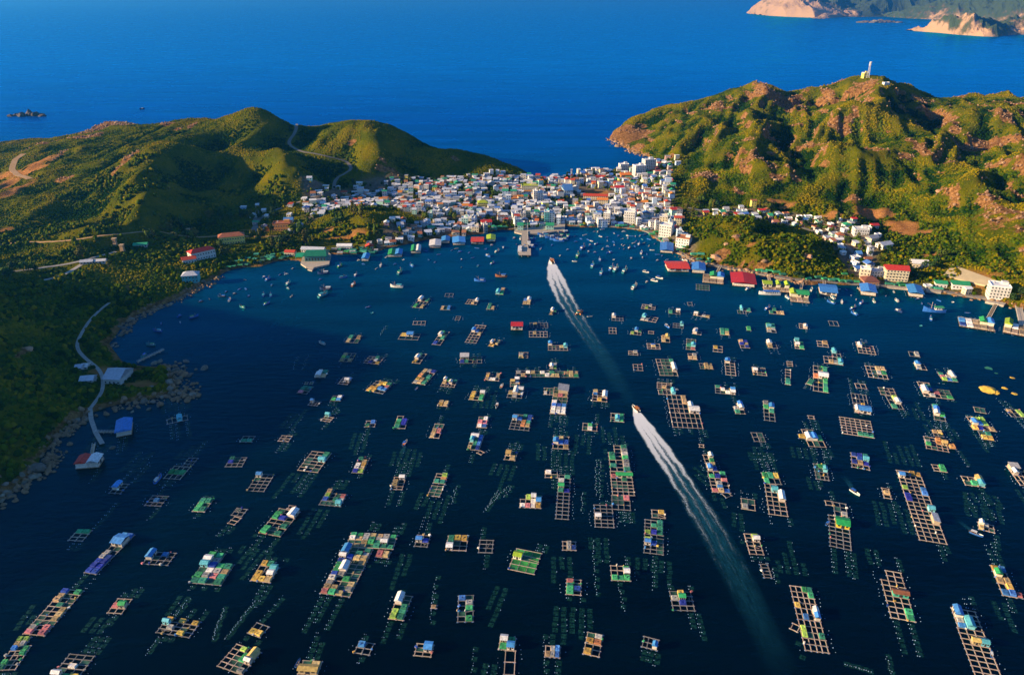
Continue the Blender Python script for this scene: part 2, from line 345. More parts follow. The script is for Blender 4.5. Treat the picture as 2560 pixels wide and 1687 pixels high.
# masks painted on the land: bare rock, red earth, town paving, field
def blob_mask(blobs, k=1.0):
    m = np.zeros(len(P))
    wob = fbm(px, py, 16, 33, 4) * 1.3 - .65
    for (u, v, ru, rv, ang) in blobs:
        c = hit(u, v)
        if c is None: continue
        # a patch on the slope, measured along and across the view
        e = hit(u + ru, v); f_ = hit(u, v - rv)
        if e is None or f_ is None: continue
        rx = max(4.0, min(60, abs(e[0] - c[0]))); ry = max(4.0, min(60, abs(f_[1] - c[1])))
        dx = px - c[0]; dy = py - c[1]; ca, sa = math.cos(R(ang)), math.sin(R(ang))
        q = np.sqrt(((dx * ca + dy * sa) / rx) ** 2 + ((-dx * sa + dy * ca) / ry) ** 2)
        m = np.maximum(m, np.clip((1.15 - q + wob * 1.1) * 1.8, 0, 1))
    return m * ins
Z5 = lambda x, y, a, b, g=0: (1500 + x / 2.245, 150 + y / 2.245, a / 2.245, b / 2.245, g)
ROCK = [Z5(1070,230,60,45,-30),Z5(960,170,40,20),Z5(760,280,70,22,-40),Z5(640,380,50,30,-50),Z5(720,210,30,12),Z5(510,300,40,18),Z5(230,370,40,10),Z5(450,350,25,15),
 Z5(1250,290,50,35),Z5(1390,200,40,20),Z5(1370,410,60,30),Z5(1440,290,30,40),Z5(950,440,40,20),Z5(1280,180,30,25),Z5(800,600,35,30),Z5(880,530,30,20),Z5(960,530,30,20),
 Z5(1000,660,60,35),Z5(1100,670,30,25),Z5(780,745,30,25),Z5(1520,500,40,20),Z5(1960,340,45,40),Z5(1990,380,30,20),Z5(1790,490,40,50),Z5(1700,190,25,20),Z5(1770,210,25,20),
 Z5(2260,300,40,40),Z5(2170,490,40,30),Z5(2350,430,25,25),Z5(1920,630,35,15),Z5(1410,770,50,20),Z5(600,640,60,20),Z5(730,550,40,25),Z5(840,190,40,20),Z5(1180,480,30,20),
 Z5(1330,130,20,15),Z5(120,450,60,30),Z5(220,490,50,20),Z5(280,450,40,14),Z5(400,540,40,18),
 (300,312,40,8,0),(255,318,14,10,0),(480,312,10,6,0),(445,325,14,7,0),(316,399,9,12,0),(150,385,12,8,0),(168,446,18,8,0),(420,310,20,4,0),(215,345,30,6,0),(120,360,30,6,0),
 (955,398,18,8,0),(985,430,22,9,0),(955,425,14,6,0),(880,360,12,6,0),(1135,395,14,6,0),(1845,590,10,10,0),(1800,640,26,16,0),(2020,645,10,8,0),(1910,655,8,10,0),(320,925,50,8,0),(60,880,30,20,0)]
EARTH = [(2430,697,78,26,0),(2175,540,62,22,0),(2255,568,58,24,0),(1935,504,26,6,0),(1965,517,34,6,0),(2090,535,30,8,0),(75,420,30,14,0),(25,455,30,8,0),(10,440,24,10,0),(14,575,18,9,0),(8,600,10,6,0),(40,470,20,8,0),
 (1490,482,42,7,0),(815,575,24,6,0),(860,597,60,7,0),(1905,668,24,4,0),(1880,610,16,6,0),(2330,640,40,5,0),(2480,690,60,4,0),(270,930,60,12,0),(350,960,40,8,0),(330,720,16,6,0),(640,575,60,3,0),(2310,580,30,6,0)]
rock_m = blob_mask(ROCK); earth_m = blob_mask(EARTH)
gxs, gys = np.gradient(ZG, GS); SL = np.hypot(gxs, gys).ravel()
rock_m = np.maximum(rock_m, np.clip((SL - .95) * 2.2, 0, .75) * (px > 0))
crag = np.clip((fbm(px * .8 + py * .45, py * .5 - px * .2, 20, 210, 4) - .60) * 9, 0, 1) * np.clip((Z - 20) / 25, 0, 1) * (px > 100) * (px < 900)
rock_m = np.maximum(rock_m, crag * .8 * ins)
rock_m = np.maximum(rock_m, ((Z > -1) & (Z < 4) & (dist < 9) & ins) * 0.8)
tipd = np.hypot(px - W(1540, 350)[0], py - W(1540, 350)[1])
rock_m = np.maximum(rock_m, np.clip((75 - tipd + 40 * (fbm(px, py, 20, 44) - .5)) / 20, 0, 1) * (Z < 22))
def poly_mask(pl): return inside(P, np.array([W(u, v, h)[:2] for u, v, h in pl]))
TOWN = [[(760,500,8),(900,470,8),(1000,455,10),(1120,445,12),(1250,440,8),(1400,445,3),(1500,424,3),(1600,425,4),(1650,440,8),(1690,480,10),(1680,520,8),(1712,560,5),(1690,592,3),(1640,577,3),(1580,564,3),(1412,558,3),(1285,570,3),(1190,582,3),(1110,565,4),(1030,535,6),(960,520,8),(850,530,8),(770,560,7)],
 [(1720,527,9),(1820,522,9),(1900,527,10),(2020,540,11),(2075,560,9),(2000,566,7),(1900,556,8),(1800,545,9),(1730,540,9)],
 [(2020,562,7),(2130,566,9),(2200,600,10),(2190,690,4),(2130,690,3),(2100,650,5),(2060,605,6)],
 [(1000,562,5),(1090,555,4),(1170,584,2.5),(1060,598,2.5),(960,622,2.5),(832,634,2.5),(832,622,3),(940,605,3)],
 [(1690,590,3),(1730,600,4),(1740,625,4),(1720,640,3),(1690,625,3),(1660,600,3)],
 [(2130,700,3),(2200,700,3),(2330,712,3),(2480,742,3),(2480,748,2),(2330,720,2),(2130,712,2)]]
town_m = np.zeros(len(P), bool)
for t in TOWN: town_m |= poly_mask(t)
town_f = town_m.astype(float).reshape(NX, NY)
for _ in range(2): town_f[1:-1, 1:-1] = (town_f[1:-1, 1:-1] * 2 + town_f[:-2, 1:-1] + town_f[2:, 1:-1] + town_f[1:-1, :-2] + town_f[1:-1, 2:]) / 6
town_f = town_f.ravel()

def land_material():
    m = bpy.data.materials.new('land'); m.use_nodes = True
    nt = m.node_tree; n = nt.nodes; l = nt.links; b = n['Principled BSDF']; b.inputs['Roughness'].default_value = 0.95; b.inputs['Specular IOR Level'].default_value = 0.0
    ge = n.new('ShaderNodeNewGeometry')
    def noise(sc, det=5, ro=0.6):
        t = n.new('ShaderNodeTexNoise'); t.inputs['Scale'].default_value = sc; t.inputs['Detail'].default_value = det; t.inputs['Roughness'].default_value = ro
        l.new(ge.outputs['Position'], t.inputs['Vector']); return t.outputs['Fac']
    def ramp(f, stops):
        c = n.new('ShaderNodeValToRGB'); e = c.color_ramp.elements; e[0].position, e[0].color = stops[0][0], (*stops[0][1], 1); e[1].position, e[1].color = stops[-1][0], (*stops[-1][1], 1)
        for p, k in stops[1:-1]: q = e.new(p); q.color = (*k, 1)
        l.new(f, c.inputs[0]); return c.outputs[0]
    def mix(f, a, c):
        x = n.new('ShaderNodeMix'); x.data_type = 'RGBA'; l.new(f, x.inputs[0]); l.new(a, x.inputs[6]); l.new(c, x.inputs[7]); return x.outputs[2]
    def attr(k):
        a = n.new('ShaderNodeAttribute'); a.attribute_name = k; return a.outputs['Fac']
    grass = ramp(noise(0.035, 8, 0.65), [(0.28, (0.014, 0.038, 0.001)), (0.42, (0.055, 0.082, 0.001)), (0.54, (0.125, 0.122, 0.001)), (0.70, (0.20, 0.142, 0.0015))])
    fine = ramp(noise(0.6, 6, 0.7), [(0.32, (0.020, 0.040, 0.001)), (0.66, (0.16, 0.142, 0.002))])
    fm = n.new('ShaderNodeMath'); fm.operation = 'MULTIPLY'; fm.inputs[1].default_value = 0.0; 
    mg = n.new('ShaderNodeMix'); mg.data_type = 'RGBA'; mg.inputs[0].default_value = 0.4; l.new(grass, mg.inputs[6]); l.new(fine, mg.inputs[7])
    rock = ramp(noise(0.22, 8, 0.75), [(0.34, (0.035, 0.020, 0.008)), (0.47, (0.20, 0.095, 0.032)), (0.64, (0.42, 0.22, 0.085))])
    earth = ramp(noise(0.12, 5), [(0.3, (0.30, 0.12, 0.035)), (0.7, (0.46, 0.22, 0.075))])
    pave = ramp(noise(0.3, 4), [(0.3, (0.10, 0.08, 0.06)), (0.7, (0.24, 0.19, 0.14))])
    c = mix(attr('town'), mg.outputs[2], pave); c = mix(attr('earth'), c, earth)
    rk = n.new('ShaderNodeMath'); rk.operation = 'MULTIPLY_ADD'; rk.inputs[1].default_value = 1.6; rk.inputs[2].default_value = -0.8; l.new(noise(0.13, 6, .7), rk.inputs[0])
    ra = n.new('ShaderNodeMath'); ra.operation = 'ADD'; ra.use_clamp = True; l.new(attr('rock'), ra.inputs[0]); l.new(rk.outputs[0], ra.inputs[1])
    rs = n.new('ShaderNodeMapRange'); rs.inputs[1].default_value = 0.45; rs.inputs[2].default_value = 0.62; l.new(ra.outputs[0], rs.inputs[0])
    c = mix(rs.outputs[0], c, rock); l.new(c, b.inputs['Base Color'])
    bp = n.new('ShaderNodeBump'); bp.inputs['Strength'].default_value = 1.0; bp.inputs['Distance'].default_value = 3.0
    l.new(noise(0.35, 7, 0.72), bp.inputs['Height']); l.new(bp.outputs[0], b.inputs['Normal'])
    return m
I = np.arange(NX * NY).reshape(NX, NY)
F = np.stack([I[:-1, :-1], I[1:, :-1], I[1:, 1:], I[:-1, 1:]], -1).reshape(-1, 4)
okc = near.reshape(NX, NY); okf = (okc[:-1, :-1] | okc[1:, :-1] | okc[1:, 1:] | okc[:-1, 1:]).reshape(-1)
# the far left hill goes on beyond the fine grid: keep only quads that belong to land or its shallow foot
V = np.stack([px, py, Z], 1)
F = F[okf]; used = np.unique(F); remap = np.full(len(V), -1); remap[used] = np.arange(len(used))
tag(new_ob('hills', np_mesh('hills', V[used], remap[F], land_material(), {'rock': rock_m[used], 'earth': earth_m[used], 'town': town_f[used]}, True)), kind='structure')

# ------------------------------------------------------------------ label helper
LANDMARKS = {}
def landmark(text, u, v, zone):
    h = hit(u, v); LANDMARKS[text] = (h if h is not None else W(u, v), zone)
for t, u, v, z in [
    ('the long concrete pier', 1310, 615, 'bs'), ('the green-roofed market', 787, 645, 'bs'), ('the lower speedboat', 1589, 1024, 'r'), ('the upper speedboat', 1380, 658, 'bs'),
    ('the red-roofed restaurant', 1856, 706, 'bs'), ('the yellow shore rocks', 2470, 975, 'br'), ('the boulder point', 450, 945, 'bs'), ('the red-and-white float house', 225, 1160, 'br'),
    ('the L-shaped raft', 860, 1400, 'r'), ('the blue strip raft', 265, 1385, 'r'), ('the long pink-tarped raft', 110, 1550, 'r'), ('the green netted raft', 1315, 1405, 'r'),
    ('the crosswise raft row', 1370, 936, 'r'), ('the grey-roofed raft', 1398, 1000, 'r'), ('the wide bare lattice raft', 2140, 1060, 'r'), ('the longest raft', 2310, 1265, 'r'),
    ('the tall double-column raft', 1545, 1190, 'r'), ('the yellow-hutted long raft', 2095, 1310, 'r'), ('the red-roofed float', 1292, 823, 'br'), ('the moored passenger boat', 1925, 735, 'bs'),
    ('the wide lane raft', 1715, 1030, 'r'), ('the blue-green restaurant', 2440, 815, 'br'), ('the blue-roofed stilt house', 315, 1072, 'br'),
    ('the narrow ladder raft', 1990, 920, 'r'), ('the yellow roofed long hotel', 575, 600, 's'), ('the red-roofed villa', 495, 635, 's'), ('the market knoll', 900, 545, 's'),
    ('the red-roofed school', 1490, 493, 's'), ('the dirt playing field', 1490, 480, 's'), ('the tallest white hotel', 1622, 425, 's'), ('the blue gabled shed', 1420, 488, 's'),
    ('the brown pavilion', 2180, 712, 's'), ('the red-roofed hotel', 2245, 700, 's'), ('the white seaside hotel', 2500, 746, 's'), ('the orange earth cutting', 2230, 560, 's'),
    ('the teal-fronted block', 1372, 556, 's'), ('the orange-walled house', 1565, 446, 's'), ('the grey-roofed shed', 283, 955, 's'), ('the yellow house', 1207, 520, 's'),
    ('the brown-striped tower', 1345, 502, 's'), ('the balconied white block', 1580, 560, 's'), ('the wooded headland', 1850, 600, 's'), ('the hilltop mast', 2165, 195, 's'),
    ('the red-white mast', 1428, 454, 's'), ('the rocky cape', 1550, 355, 's'), ('the hillside road bend', 875, 420, 's'), ('the brick tower ruin', 289, 612, 's'), ('the sloped concrete slab', 2430, 700, 's')]:
    landmark(t, u, v, z)
ORD = ['', 'second', 'third', 'fourth', 'fifth', 'sixth', 'seventh', 'eighth', 'ninth', 'tenth', 'eleventh', 'twelfth', 'thirteenth', 'fourteenth', 'fifteenth', 'sixteenth', 'seventeenth', 'eighteenth', 'nineteenth', 'twentieth']
TO_LABEL = []          # (object, look, category, zone)
def later(o, look, cat, zone, group, xy=None, own=None):
    o['category'] = cat; o['group'] = group
    if own: o['label'] = own
    else: TO_LABEL.append((o, look, zone, xy))
    return o
def finish_labels():
    cl = {}
    for o, look, zone, xy in TO_LABEL:
        p = np.array(xy[:2]) if xy is not None else np.array(o.location[:2])
        u, v = pix(p[0], p[1], 0)
        best = sorted(((np.hypot(*(p - q[:2])), t) for t, (q, z) in LANDMARKS.items() if zone in z))
        d, t = best[0]
        cl.setdefault((look, t), []).append((d, o))
    for (look, t), L in cl.items():
        L.sort(key=lambda k: k[0])
        if len(L) > 16 or (len(L) > 1 and 'boulder' in look and 'big' not in look):
            for d, o in L: o['label'] = f'{look} among those round {t}'; o['group'] = f'{look}s round {t}'
            continue
        for i, (d, o) in enumerate(L):
            if i == 0: o['label'] = f'{look}, next to {t}' if len(L) == 1 else f'{look}, first out from {t}'
            elif i < len(ORD): o['label'] = f'{look}, {ORD[i]} out from {t}'
            else: o['label'] = f'{look}, number {i + 1} out from {t}'

# ------------------------------------------------------------------ far headlands
def headland(pts, seed, name, width, rock=None):
    """pts: (u, v_waterline, height, distance); a ridge of land standing in the sea"""
    top = []
    for (u, h, dist_) in pts:
        x = (u - 1280) / FOC * (dist_ * CP + CAM_H * SP); top.append((x, dist_, h))
    top = np.array(top); n = 280
    tt = np.linspace(0, 1, n); sarr = np.linspace(0, 1, len(top))
    rx, ry, rh = (np.interp(tt, sarr, top[:, k]) for k in range(3))
    mrow = 80; ww = np.linspace(-1, 1, mrow)
    A = np.zeros((n, mrow, 3))
    for j, w in enumerate(ww):
        x = rx + 0 * w; y = ry + w * width * (0.3 + rh / rh.max())
        k = (1 - abs(w)) ** 0.8
        h = rh * k + (fbm(x + 5000, y, width * .6, seed, 6, True) - .56) * rh * 1.5 * min(1, 3 * k) + (fbm(x, y, 70, seed + 3, 3) - .5) * 22 * min(1, 3 * k) - 3 * (abs(w) > .96)
        A[:, j] = np.stack([x, y, np.maximum(h, -4)], 1)
    I = np.arange(n * mrow).reshape(n, mrow)
    F = np.stack([I[:-1, :-1], I[1:, :-1], I[1:, 1:], I[:-1, 1:]], -1).reshape(-1, 4)
    uu = np.interp(tt, sarr, [p[0] for p in pts]); rk = sum(np.exp(-((uu - c_) / w_) ** 2) * a_ for c_, w_, a_ in rock)
    lowz = np.clip(1 - A[:, :, 2] / (rh.max() * .5), -.6, 1)
    ra = rk[:, None] * .62 + lowz * .22 - .12
    o = new_ob(name, np_mesh(name, A.reshape(-1, 3), F, FARM, {'rock': ra}, False)); tag(o, kind='structure'); return o
def far_material():
    m = bpy.data.materials.new('far_land'); m.use_nodes = True; nt = m.node_tree; n = nt.nodes; l = nt.links; b = n['Principled BSDF']; b.inputs['Roughness'].default_value = .95
    ge = n.new('ShaderNodeNewGeometry')
    t = n.new('ShaderNodeTexNoise'); t.inputs['Scale'].default_value = 0.008; t.inputs['Detail'].default_value = 7; t.inputs['Roughness'].default_value = .7; l.new(ge.outputs['Position'], t.inputs['Vector'])
    at = n.new('ShaderNodeAttribute'); at.attribute_name = 'rock'
    a = n.new('ShaderNodeMath'); a.operation = 'ADD'; l.new(at.outputs['Fac'], a.inputs[0]); l.new(t.outputs['Fac'], a.inputs[1])
    c = n.new('ShaderNodeValToRGB'); e = c.color_ramp.elements; e[0].position = .62; e[0].color = (.035, .06, .012, 1); e[1].position = .85; e[1].color = (.44, .27, .14, 1); q = e.new(.74); q.color = (.12, .09, .03, 1)
    l.new(a.outputs[0], c.inputs[0]); l.new(c.outputs[0], b.inputs['Base Color']); t.inputs['Scale'].default_value = .012
    return m
FARM = far_material()
headland([(1893, 4, 9300), (1912, 110, 9300), (1945, 215, 9400), (2020, 255, 9800), (2120, 280, 10000), (2250, 280, 10000), (2420, 285, 9700), (2560, 280, 9500), (2800, 240, 9800)], 301, 'far_mountains', 1100, [(1945, 60, 1.0)])
headland([(2040, 2, 8000), (2075, 60, 8700), (2120, 70, 8800), (2180, 20, 8900), (2240, 60, 8300), (2330, 130, 8000), (2450, 160, 7600), (2560, 180, 7200), (2800, 150, 7000)], 331, 'far_coast', 420, [(2085, 45, .9), (2320, 60, .45), (2480, 60, .4)])
headland([(2275, 3, 5600), (2310, 45, 5500), (2350, 75, 5300), (2400, 95, 5150), (2440, 85, 5100), (2490, 50, 5250), (2530, 75, 5300), (2600, 110, 5200), (2700, 80, 5100)], 361, 'far_peninsula', 230, [(2310, 50, .8), (2400, 30, .9), (2540, 60, .6)])
def rock_mesh(seed, sub=2, flat=0.7, k=0.28, m=None, name='boulder'):
    import bmesh
    bm = bmesh.new(); bmesh.ops.create_icosphere(bm, subdivisions=sub, radius=1.0)
    r_ = random.Random(seed); dirs = [(Vector((r_.gauss(0, 1), r_.gauss(0, 1), r_.gauss(0, 1))).normalized(), r_.uniform(.62, .95)) for _ in range(9)]
    for v in bm.verts:
        for d, q in dirs:
            t = v.co.dot(d)
            if t > q: v.co -= d * (t - q)
        v.co *= 1 + r_.uniform(-k, k) * .25; v.co.z *= flat
    me = bpy.data.meshes.new(name); bm.to_mesh(me); bm.free(); me.materials.append(m); return me
m_rock = mat('granite', (0.36, 0.22, 0.12), 0.9, jit=0.3, nz=0.35, nscale=0.5, hue=0.015, bump=0.6)
m_rockgrey = mat('granite_grey', (0.20, 0.16, 0.12), 0.9, jit=0.35, nz=0.35, nscale=0.5, hue=0.02, bump=0.6)
m_rockdark = mat('wet_granite', (0.07, 0.05, 0.045), 0.8, jit=0.3, nz=0.35, nscale=0.5, bump=0.6)
m_rockyel = mat('rock_ochre', (0.62, 0.40, 0.06), 0.85, jit=0.1, nz=0.25, nscale=0.4, bump=0.5)
m_rockgreen = mat('rock_weedy', (0.03, 0.20, 0.12), 0.85, nz=0.3, nscale=0.4)
# the two small islets
def islet(name, u, v, ln, hh, look, n=9):
    c = W(u, v); e = tag(new_ob(name, None), look, 'islet'); e.location = c
    for i in range(n):
        o = new_ob('rock', rock_mesh(900 + i, 2, .9, .6, m_rockdark if ln < 100 else m_rockgrey), e); t = (i / (n - 1) - .5)
        sc = hh * (1.25 - abs(t) * 1.5) * random.uniform(.7, 1.2); o.location = (t * ln, random.uniform(-.1, .1) * ln, 0); o.scale = (ln / n * 1.1, ln / n * 1.1, max(sc, 1.2)); o.rotation_euler = (0, 0, random.random() * 6)
islet('rock_islet', 70, 290, 72, 13, 'low dark rock islet ringed with surf in the open sea')
islet('far_islet', 2196, 57, 330, 26, 'low pale string of rocks out before the far coast', 8)

# ------------------------------------------------------------------ haze
mb = MB(); mb.box(-42000, 42000, -42000, 42000, -8, 300)
hm = bpy.data.materials.new('haze'); hm.use_nodes = True; hn = hm.node_tree.nodes
for q in list(hn):
    if q.type != 'OUTPUT_MATERIAL': hn.remove(q)
pv = hn.new('ShaderNodeVolumePrincipled'); pv.inputs['Density'].default_value = 5.2e-5; pv.inputs['Color'].default_value = (0.06, 0.42, 1.0, 1); pv.inputs['Anisotropy'].default_value = 0.5
hm.node_tree.links.new(pv.outputs[0], hn['Material Output'].inputs['Volume'])
HAZE = tag(mb.build('haze', hm), kind='stuff')

# ------------------------------------------------------------------ shrubs on the hills
def lookup(arr, x, y): 
    i = np.clip(((x - GX0) / GS).round().astype(int), 0, NX - 1); j = np.clip(((y - GY0) / GS).round().astype(int), 0, NY - 1)
    return arr.reshape(NX, NY)[i, j]
road_m = np.zeros(len(P))
for X_, Y_, H_, wd_, _, _ in ROADLINES:
    ii = np.where((px > X_.min() - 12) & (px < X_.max() + 12) & (py > Y_.min() - 12) & (py < Y_.max() + 12))[0]
    dm = np.hypot(px[ii][:, None] - X_[None], py[ii][:, None] - Y_[None]).min(1); road_m[ii] = np.maximum(road_m[ii], dm < wd_ / 2 + 3.2)
def shrub_mass(name, n, x0, x1, y0, y1, seed, smin, smax):
    g = np.random.default_rng(seed)
    x = g.uniform(x0, x1, n); y = g.uniform(y0, y1, n); z = ground(x, y)
    dens = fbm(x, y, 60, seed + 1, 4) * .7 + fbm(x, y, 14, seed + 2, 3) * .45
    gul = lookup(CURV, x, y)
    ok = (z > 2.2) & (lookup(road_m, x, y) < .5) & (lookup(rock_m, x, y) < .3) & (lookup(earth_m, x, y) < .3) & (lookup(town_f, x, y) < .1) & (dens + gul * .14 + g.random(n) * .42 > .68)
    u_, v_ = pix(x, y, z); ok &= (u_ > -150) & (u_ < 2700) & (v_ < 1900)
    sx_ = (ground(x + 5, y) - ground(x - 5, y)) / 10; sy_ = (ground(x, y + 5) - ground(x, y - 5)) / 10
    ok &= (sx_ * x + sy_ * y + (CAM_H - z)) / np.hypot(x, y) > -.04        # the slopes turned to the sea carry no scrub that shows
    x, y, z = x[ok], y[ok], z[ok]; n = len(x); gul = gul[ok]
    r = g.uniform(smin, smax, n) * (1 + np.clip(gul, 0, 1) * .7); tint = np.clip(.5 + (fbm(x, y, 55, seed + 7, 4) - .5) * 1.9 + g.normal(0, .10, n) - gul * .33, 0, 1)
    # a ragged low dome: two rings and a tip
    k = 6; ang = np.arange(k) / k * 2 * np.pi
    V = np.zeros((n, 2 * k + 1, 3))
    for i in range(k):
        j1 = g.uniform(.8, 1.2, n); j2 = g.uniform(.5, .9, n)
        V[:, i, 0] = x + r * j1 * np.cos(ang[i]); V[:, i, 1] = y + r * j1 * np.sin(ang[i]); V[:, i, 2] = z - .5 + g.uniform(-.2, .3, n) * r
        V[:, k + i, 0] = x + r * j2 * np.cos(ang[i] + .5); V[:, k + i, 1] = y + r * j2 * np.sin(ang[i] + .5); V[:, k + i, 2] = z + r * g.uniform(.35, .8, n)
    V[:, 2 * k] = np.stack([x + g.uniform(-.2, .2, n) * r, y, z + r * g.uniform(.7, 1.1, n)], 1)
    f = []
    for i in range(k):
        a, b = i, (i + 1) % k; f += [(a, b, k + i), (b, k + b, k + i), (k + i, k + b, 2 * k)]
    F = (np.arange(n)[:, None, None] * (2 * k + 1) + np.array(f)[None]).reshape(-1, 3)
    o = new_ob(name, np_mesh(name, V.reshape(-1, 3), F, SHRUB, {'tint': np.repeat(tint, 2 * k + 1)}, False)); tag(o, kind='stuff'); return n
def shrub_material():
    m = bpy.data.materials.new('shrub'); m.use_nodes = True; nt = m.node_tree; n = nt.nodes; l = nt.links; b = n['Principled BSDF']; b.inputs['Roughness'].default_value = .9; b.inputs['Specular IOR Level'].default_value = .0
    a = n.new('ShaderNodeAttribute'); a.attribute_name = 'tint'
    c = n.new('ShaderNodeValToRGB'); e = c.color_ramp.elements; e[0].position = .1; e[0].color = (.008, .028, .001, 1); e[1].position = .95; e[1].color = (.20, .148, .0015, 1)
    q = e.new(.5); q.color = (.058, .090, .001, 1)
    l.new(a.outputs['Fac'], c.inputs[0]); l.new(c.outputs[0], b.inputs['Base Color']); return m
SHRUB = shrub_material()
lap = np.zeros_like(ZG); kk = 6
lap[kk:-kk, kk:-kk] = (ZG[2*kk:, kk:-kk] + ZG[:-2*kk, kk:-kk] + ZG[kk:-kk, 2*kk:] + ZG[kk:-kk, :-2*kk]) / 4 - ZG[kk:-kk, kk:-kk]
CURV = np.clip(lap / 3.0, -1.5, 1.5).ravel()
shrub_mass('hillside_scrub', 230000, -900, 150, 420, 1420, 401, .6, 1.35)
shrub_mass('hillside_scrub', 260000, 130, 1150, 560, 1560, 421, .6, 1.5)
shrub_mass('slope_scrub', 42000, -420, -150, 220, 720, 441, .5, 2.0)

# ------------------------------------------------------------------ shared materials for built things
PAL = {'g': ('green tarp', (0.02, 0.34, 0.11)), 'e': ('teal tarp', (0.02, 0.25, 0.15)), 'l': ('lime tarp', (0.28, 0.48, 0.04)), 'y': ('gold tarp', (0.60, 0.36, 0.035)),
       't': ('tan tarp', (0.46, 0.31, 0.13)), 'w': ('white tarp', (0.74, 0.68, 0.60)), 'b': ('blue tarp', (0.04, 0.22, 0.60)), 'B': ('navy tarp', (0.02, 0.05, 0.36)),
       's': ('grey tarp', (0.32, 0.31, 0.29)), 'p': ('pink tarp', (0.58, 0.16, 0.17)), 'o': ('orange tarp', (0.58, 0.22, 0.06)),
       'n': ('dark net', (0.012, 0.075, 0.055)), 'k': ('bright green net', (0.015, 0.26, 0.05)), 'd': ('plank deck', (0.36, 0.24, 0.14))}
HUT = {'W': ('white-roofed hut', (0.72, 0.70, 0.68), (0.60, 0.50, 0.42)), 'U': ('blue-roofed hut', (0.06, 0.25, 0.62), (0.62, 0.55, 0.46)), 'G': ('green-roofed hut', (0.03, 0.32, 0.10), (0.60, 0.55, 0.40)),
       'Y': ('tan-roofed hut', (0.52, 0.36, 0.12), (0.50, 0.38, 0.20)), 'R': ('red-roofed hut', (0.56, 0.035, 0.03), (0.66, 0.60, 0.52)), 'S': ('grey-roofed hut', (0.42, 0.41, 0.41), (0.56, 0.44, 0.30)),
       'C': ('aqua hut', (0.10, 0.42, 0.50), (0.20, 0.55, 0.62)), 'L': ('lime-roofed hut', (0.34, 0.48, 0.03), (0.72, 0.68, 0.50)), 'M': ('brown-roofed hut', (0.26, 0.10, 0.05), (0.05, 0.38, 0.26)), 'N': ('green and yellow hut', (0.02, 0.30, 0.08), (0.70, 0.50, 0.04))}
for k, (nm, c) in PAL.items(): mat('pal_' + k, tuple(.86 * q + .14 * (c[0] * .3 + c[1] * .6 + c[2] * .1) for q in c), 0.75, jit=0.38, nz=0.38, nscale=1.3, hue=0.014, spec=0.2)
for k, (nm, c, w) in HUT.items():
    mat('hutroof_' + k, c, 0.6, jit=0.2, nz=0.3, nscale=0.9, hue=0.008, spec=0.3); mat('hutwall_' + k, w, 0.8, jit=0.2, nz=0.2, nscale=0.8)
m_wood = mat('weathered_wood', (0.42, 0.32, 0.25), 0.85, jit=0.3, nz=0.25, nscale=1.4, hue=0.012)
m_woodblue = mat('wet_wood', (0.22, 0.20, 0.19), 0.85, jit=0.3, nz=0.25, nscale=1.4)
m_dark = mat('dark_opening', (0.025, 0.025, 0.03), 0.6)
m_conc = mat('concrete', (0.42, 0.36, 0.29), 0.9, jit=0.08, nz=0.18, nscale=0.5)
m_white = mat('white_paint', (0.78, 0.76, 0.73), 0.5, jit=0.05, nz=0.06)
m_drum = mat('float_drum', (0.05, 0.16, 0.42), 0.5, jit=0.3)
MC = {}
def cached(key, fn):
    if key not in MC: MC[key] = fn()
    return MC[key]
def cube_mesh(name, m):
    mb = MB(); mb.box(-.5, .5, -.5, .5, 0, 1); return mb.mesh(name, m)
def tarp_mesh(k, var):
    """a tarpaulin drawn over a box of stakes: sloping sides, a sagging top with a ridge or two"""
    r_ = random.Random(var * 31 + 5); mb = MB(); n = 5; V = []
    for j in range(n + 1):
        for i in range(n + 1):
            x = i / n - .5; y = j / n - .5; e = max(abs(x), abs(y)) * 2
            if e > .99: z = 0.0
            elif e > .55: z = 0.92 + r_.uniform(-.06, .06)
            else: z = 0.84 + r_.uniform(-.08, .12)
            q = 1.0 if e > .99 else 1.48 if e > .5 else 1.2
            V.append((x * q, y * q, z))
    F = [(j * (n + 1) + i, j * (n + 1) + i + 1, (j + 1) * (n + 1) + i + 1, (j + 1) * (n + 1) + i) for j in range(n) for i in range(n)]
    mb.add(V, F); return mb.mesh('tarp_cover', MATS['pal_' + k])
def net_mesh(k):
    mb = MB(); n = 4
    V = [(i / n - .5, j / n - .5, -.25 * (1 - (2 * i / n - 1) ** 2) * (1 - (2 * j / n - 1) ** 2)) for j in range(n + 1) for i in range(n + 1)]
    mb.add(V, [(j * (n + 1) + i, j * (n + 1) + i + 1, (j + 1) * (n + 1) + i + 1, (j + 1) * (n + 1) + i) for j in range(n) for i in range(n)])
    return mb.mesh('net_panel', MATS['pal_' + k])
def wall_mesh(k):
    mb = MB(); mb.box(-.5, .5, -.5, .5, 0, .72)
    mb.add([(-.5, -.5, .72), (-.5, .5, .72), (-.5, 0, .97)], [(0, 2, 1)]); mb.add([(.5, -.5, .72), (.5, .5, .72), (.5, 0, .97)], [(0, 1, 2)])
    return mb.mesh('hut', MATS['hutwall_' + k])
def roof_mesh(k):
    mb = MB(); mb.gable(-.56, .56, -.6, .6, .69, 1.0, .05); return mb.mesh('roof', MATS['hutroof_' + k])
def flatroof_mesh(k):
    mb = MB(); mb.add([(-.55, -.58, .80), (.55, -.58, .80), (.55, .58, 1.02), (-.55, .58, 1.02), (-.55, -.58, .86), (.55, -.58, .86), (.55, .58, 1.08), (-.55, .58, 1.08)],
        [(3, 2, 1, 0), (4, 5, 6, 7), (0, 1, 5, 4), (1, 2, 6, 5), (2, 3, 7, 6), (3, 0, 4, 7)]); return mb.mesh('roof', MATS['hutroof_' + k])
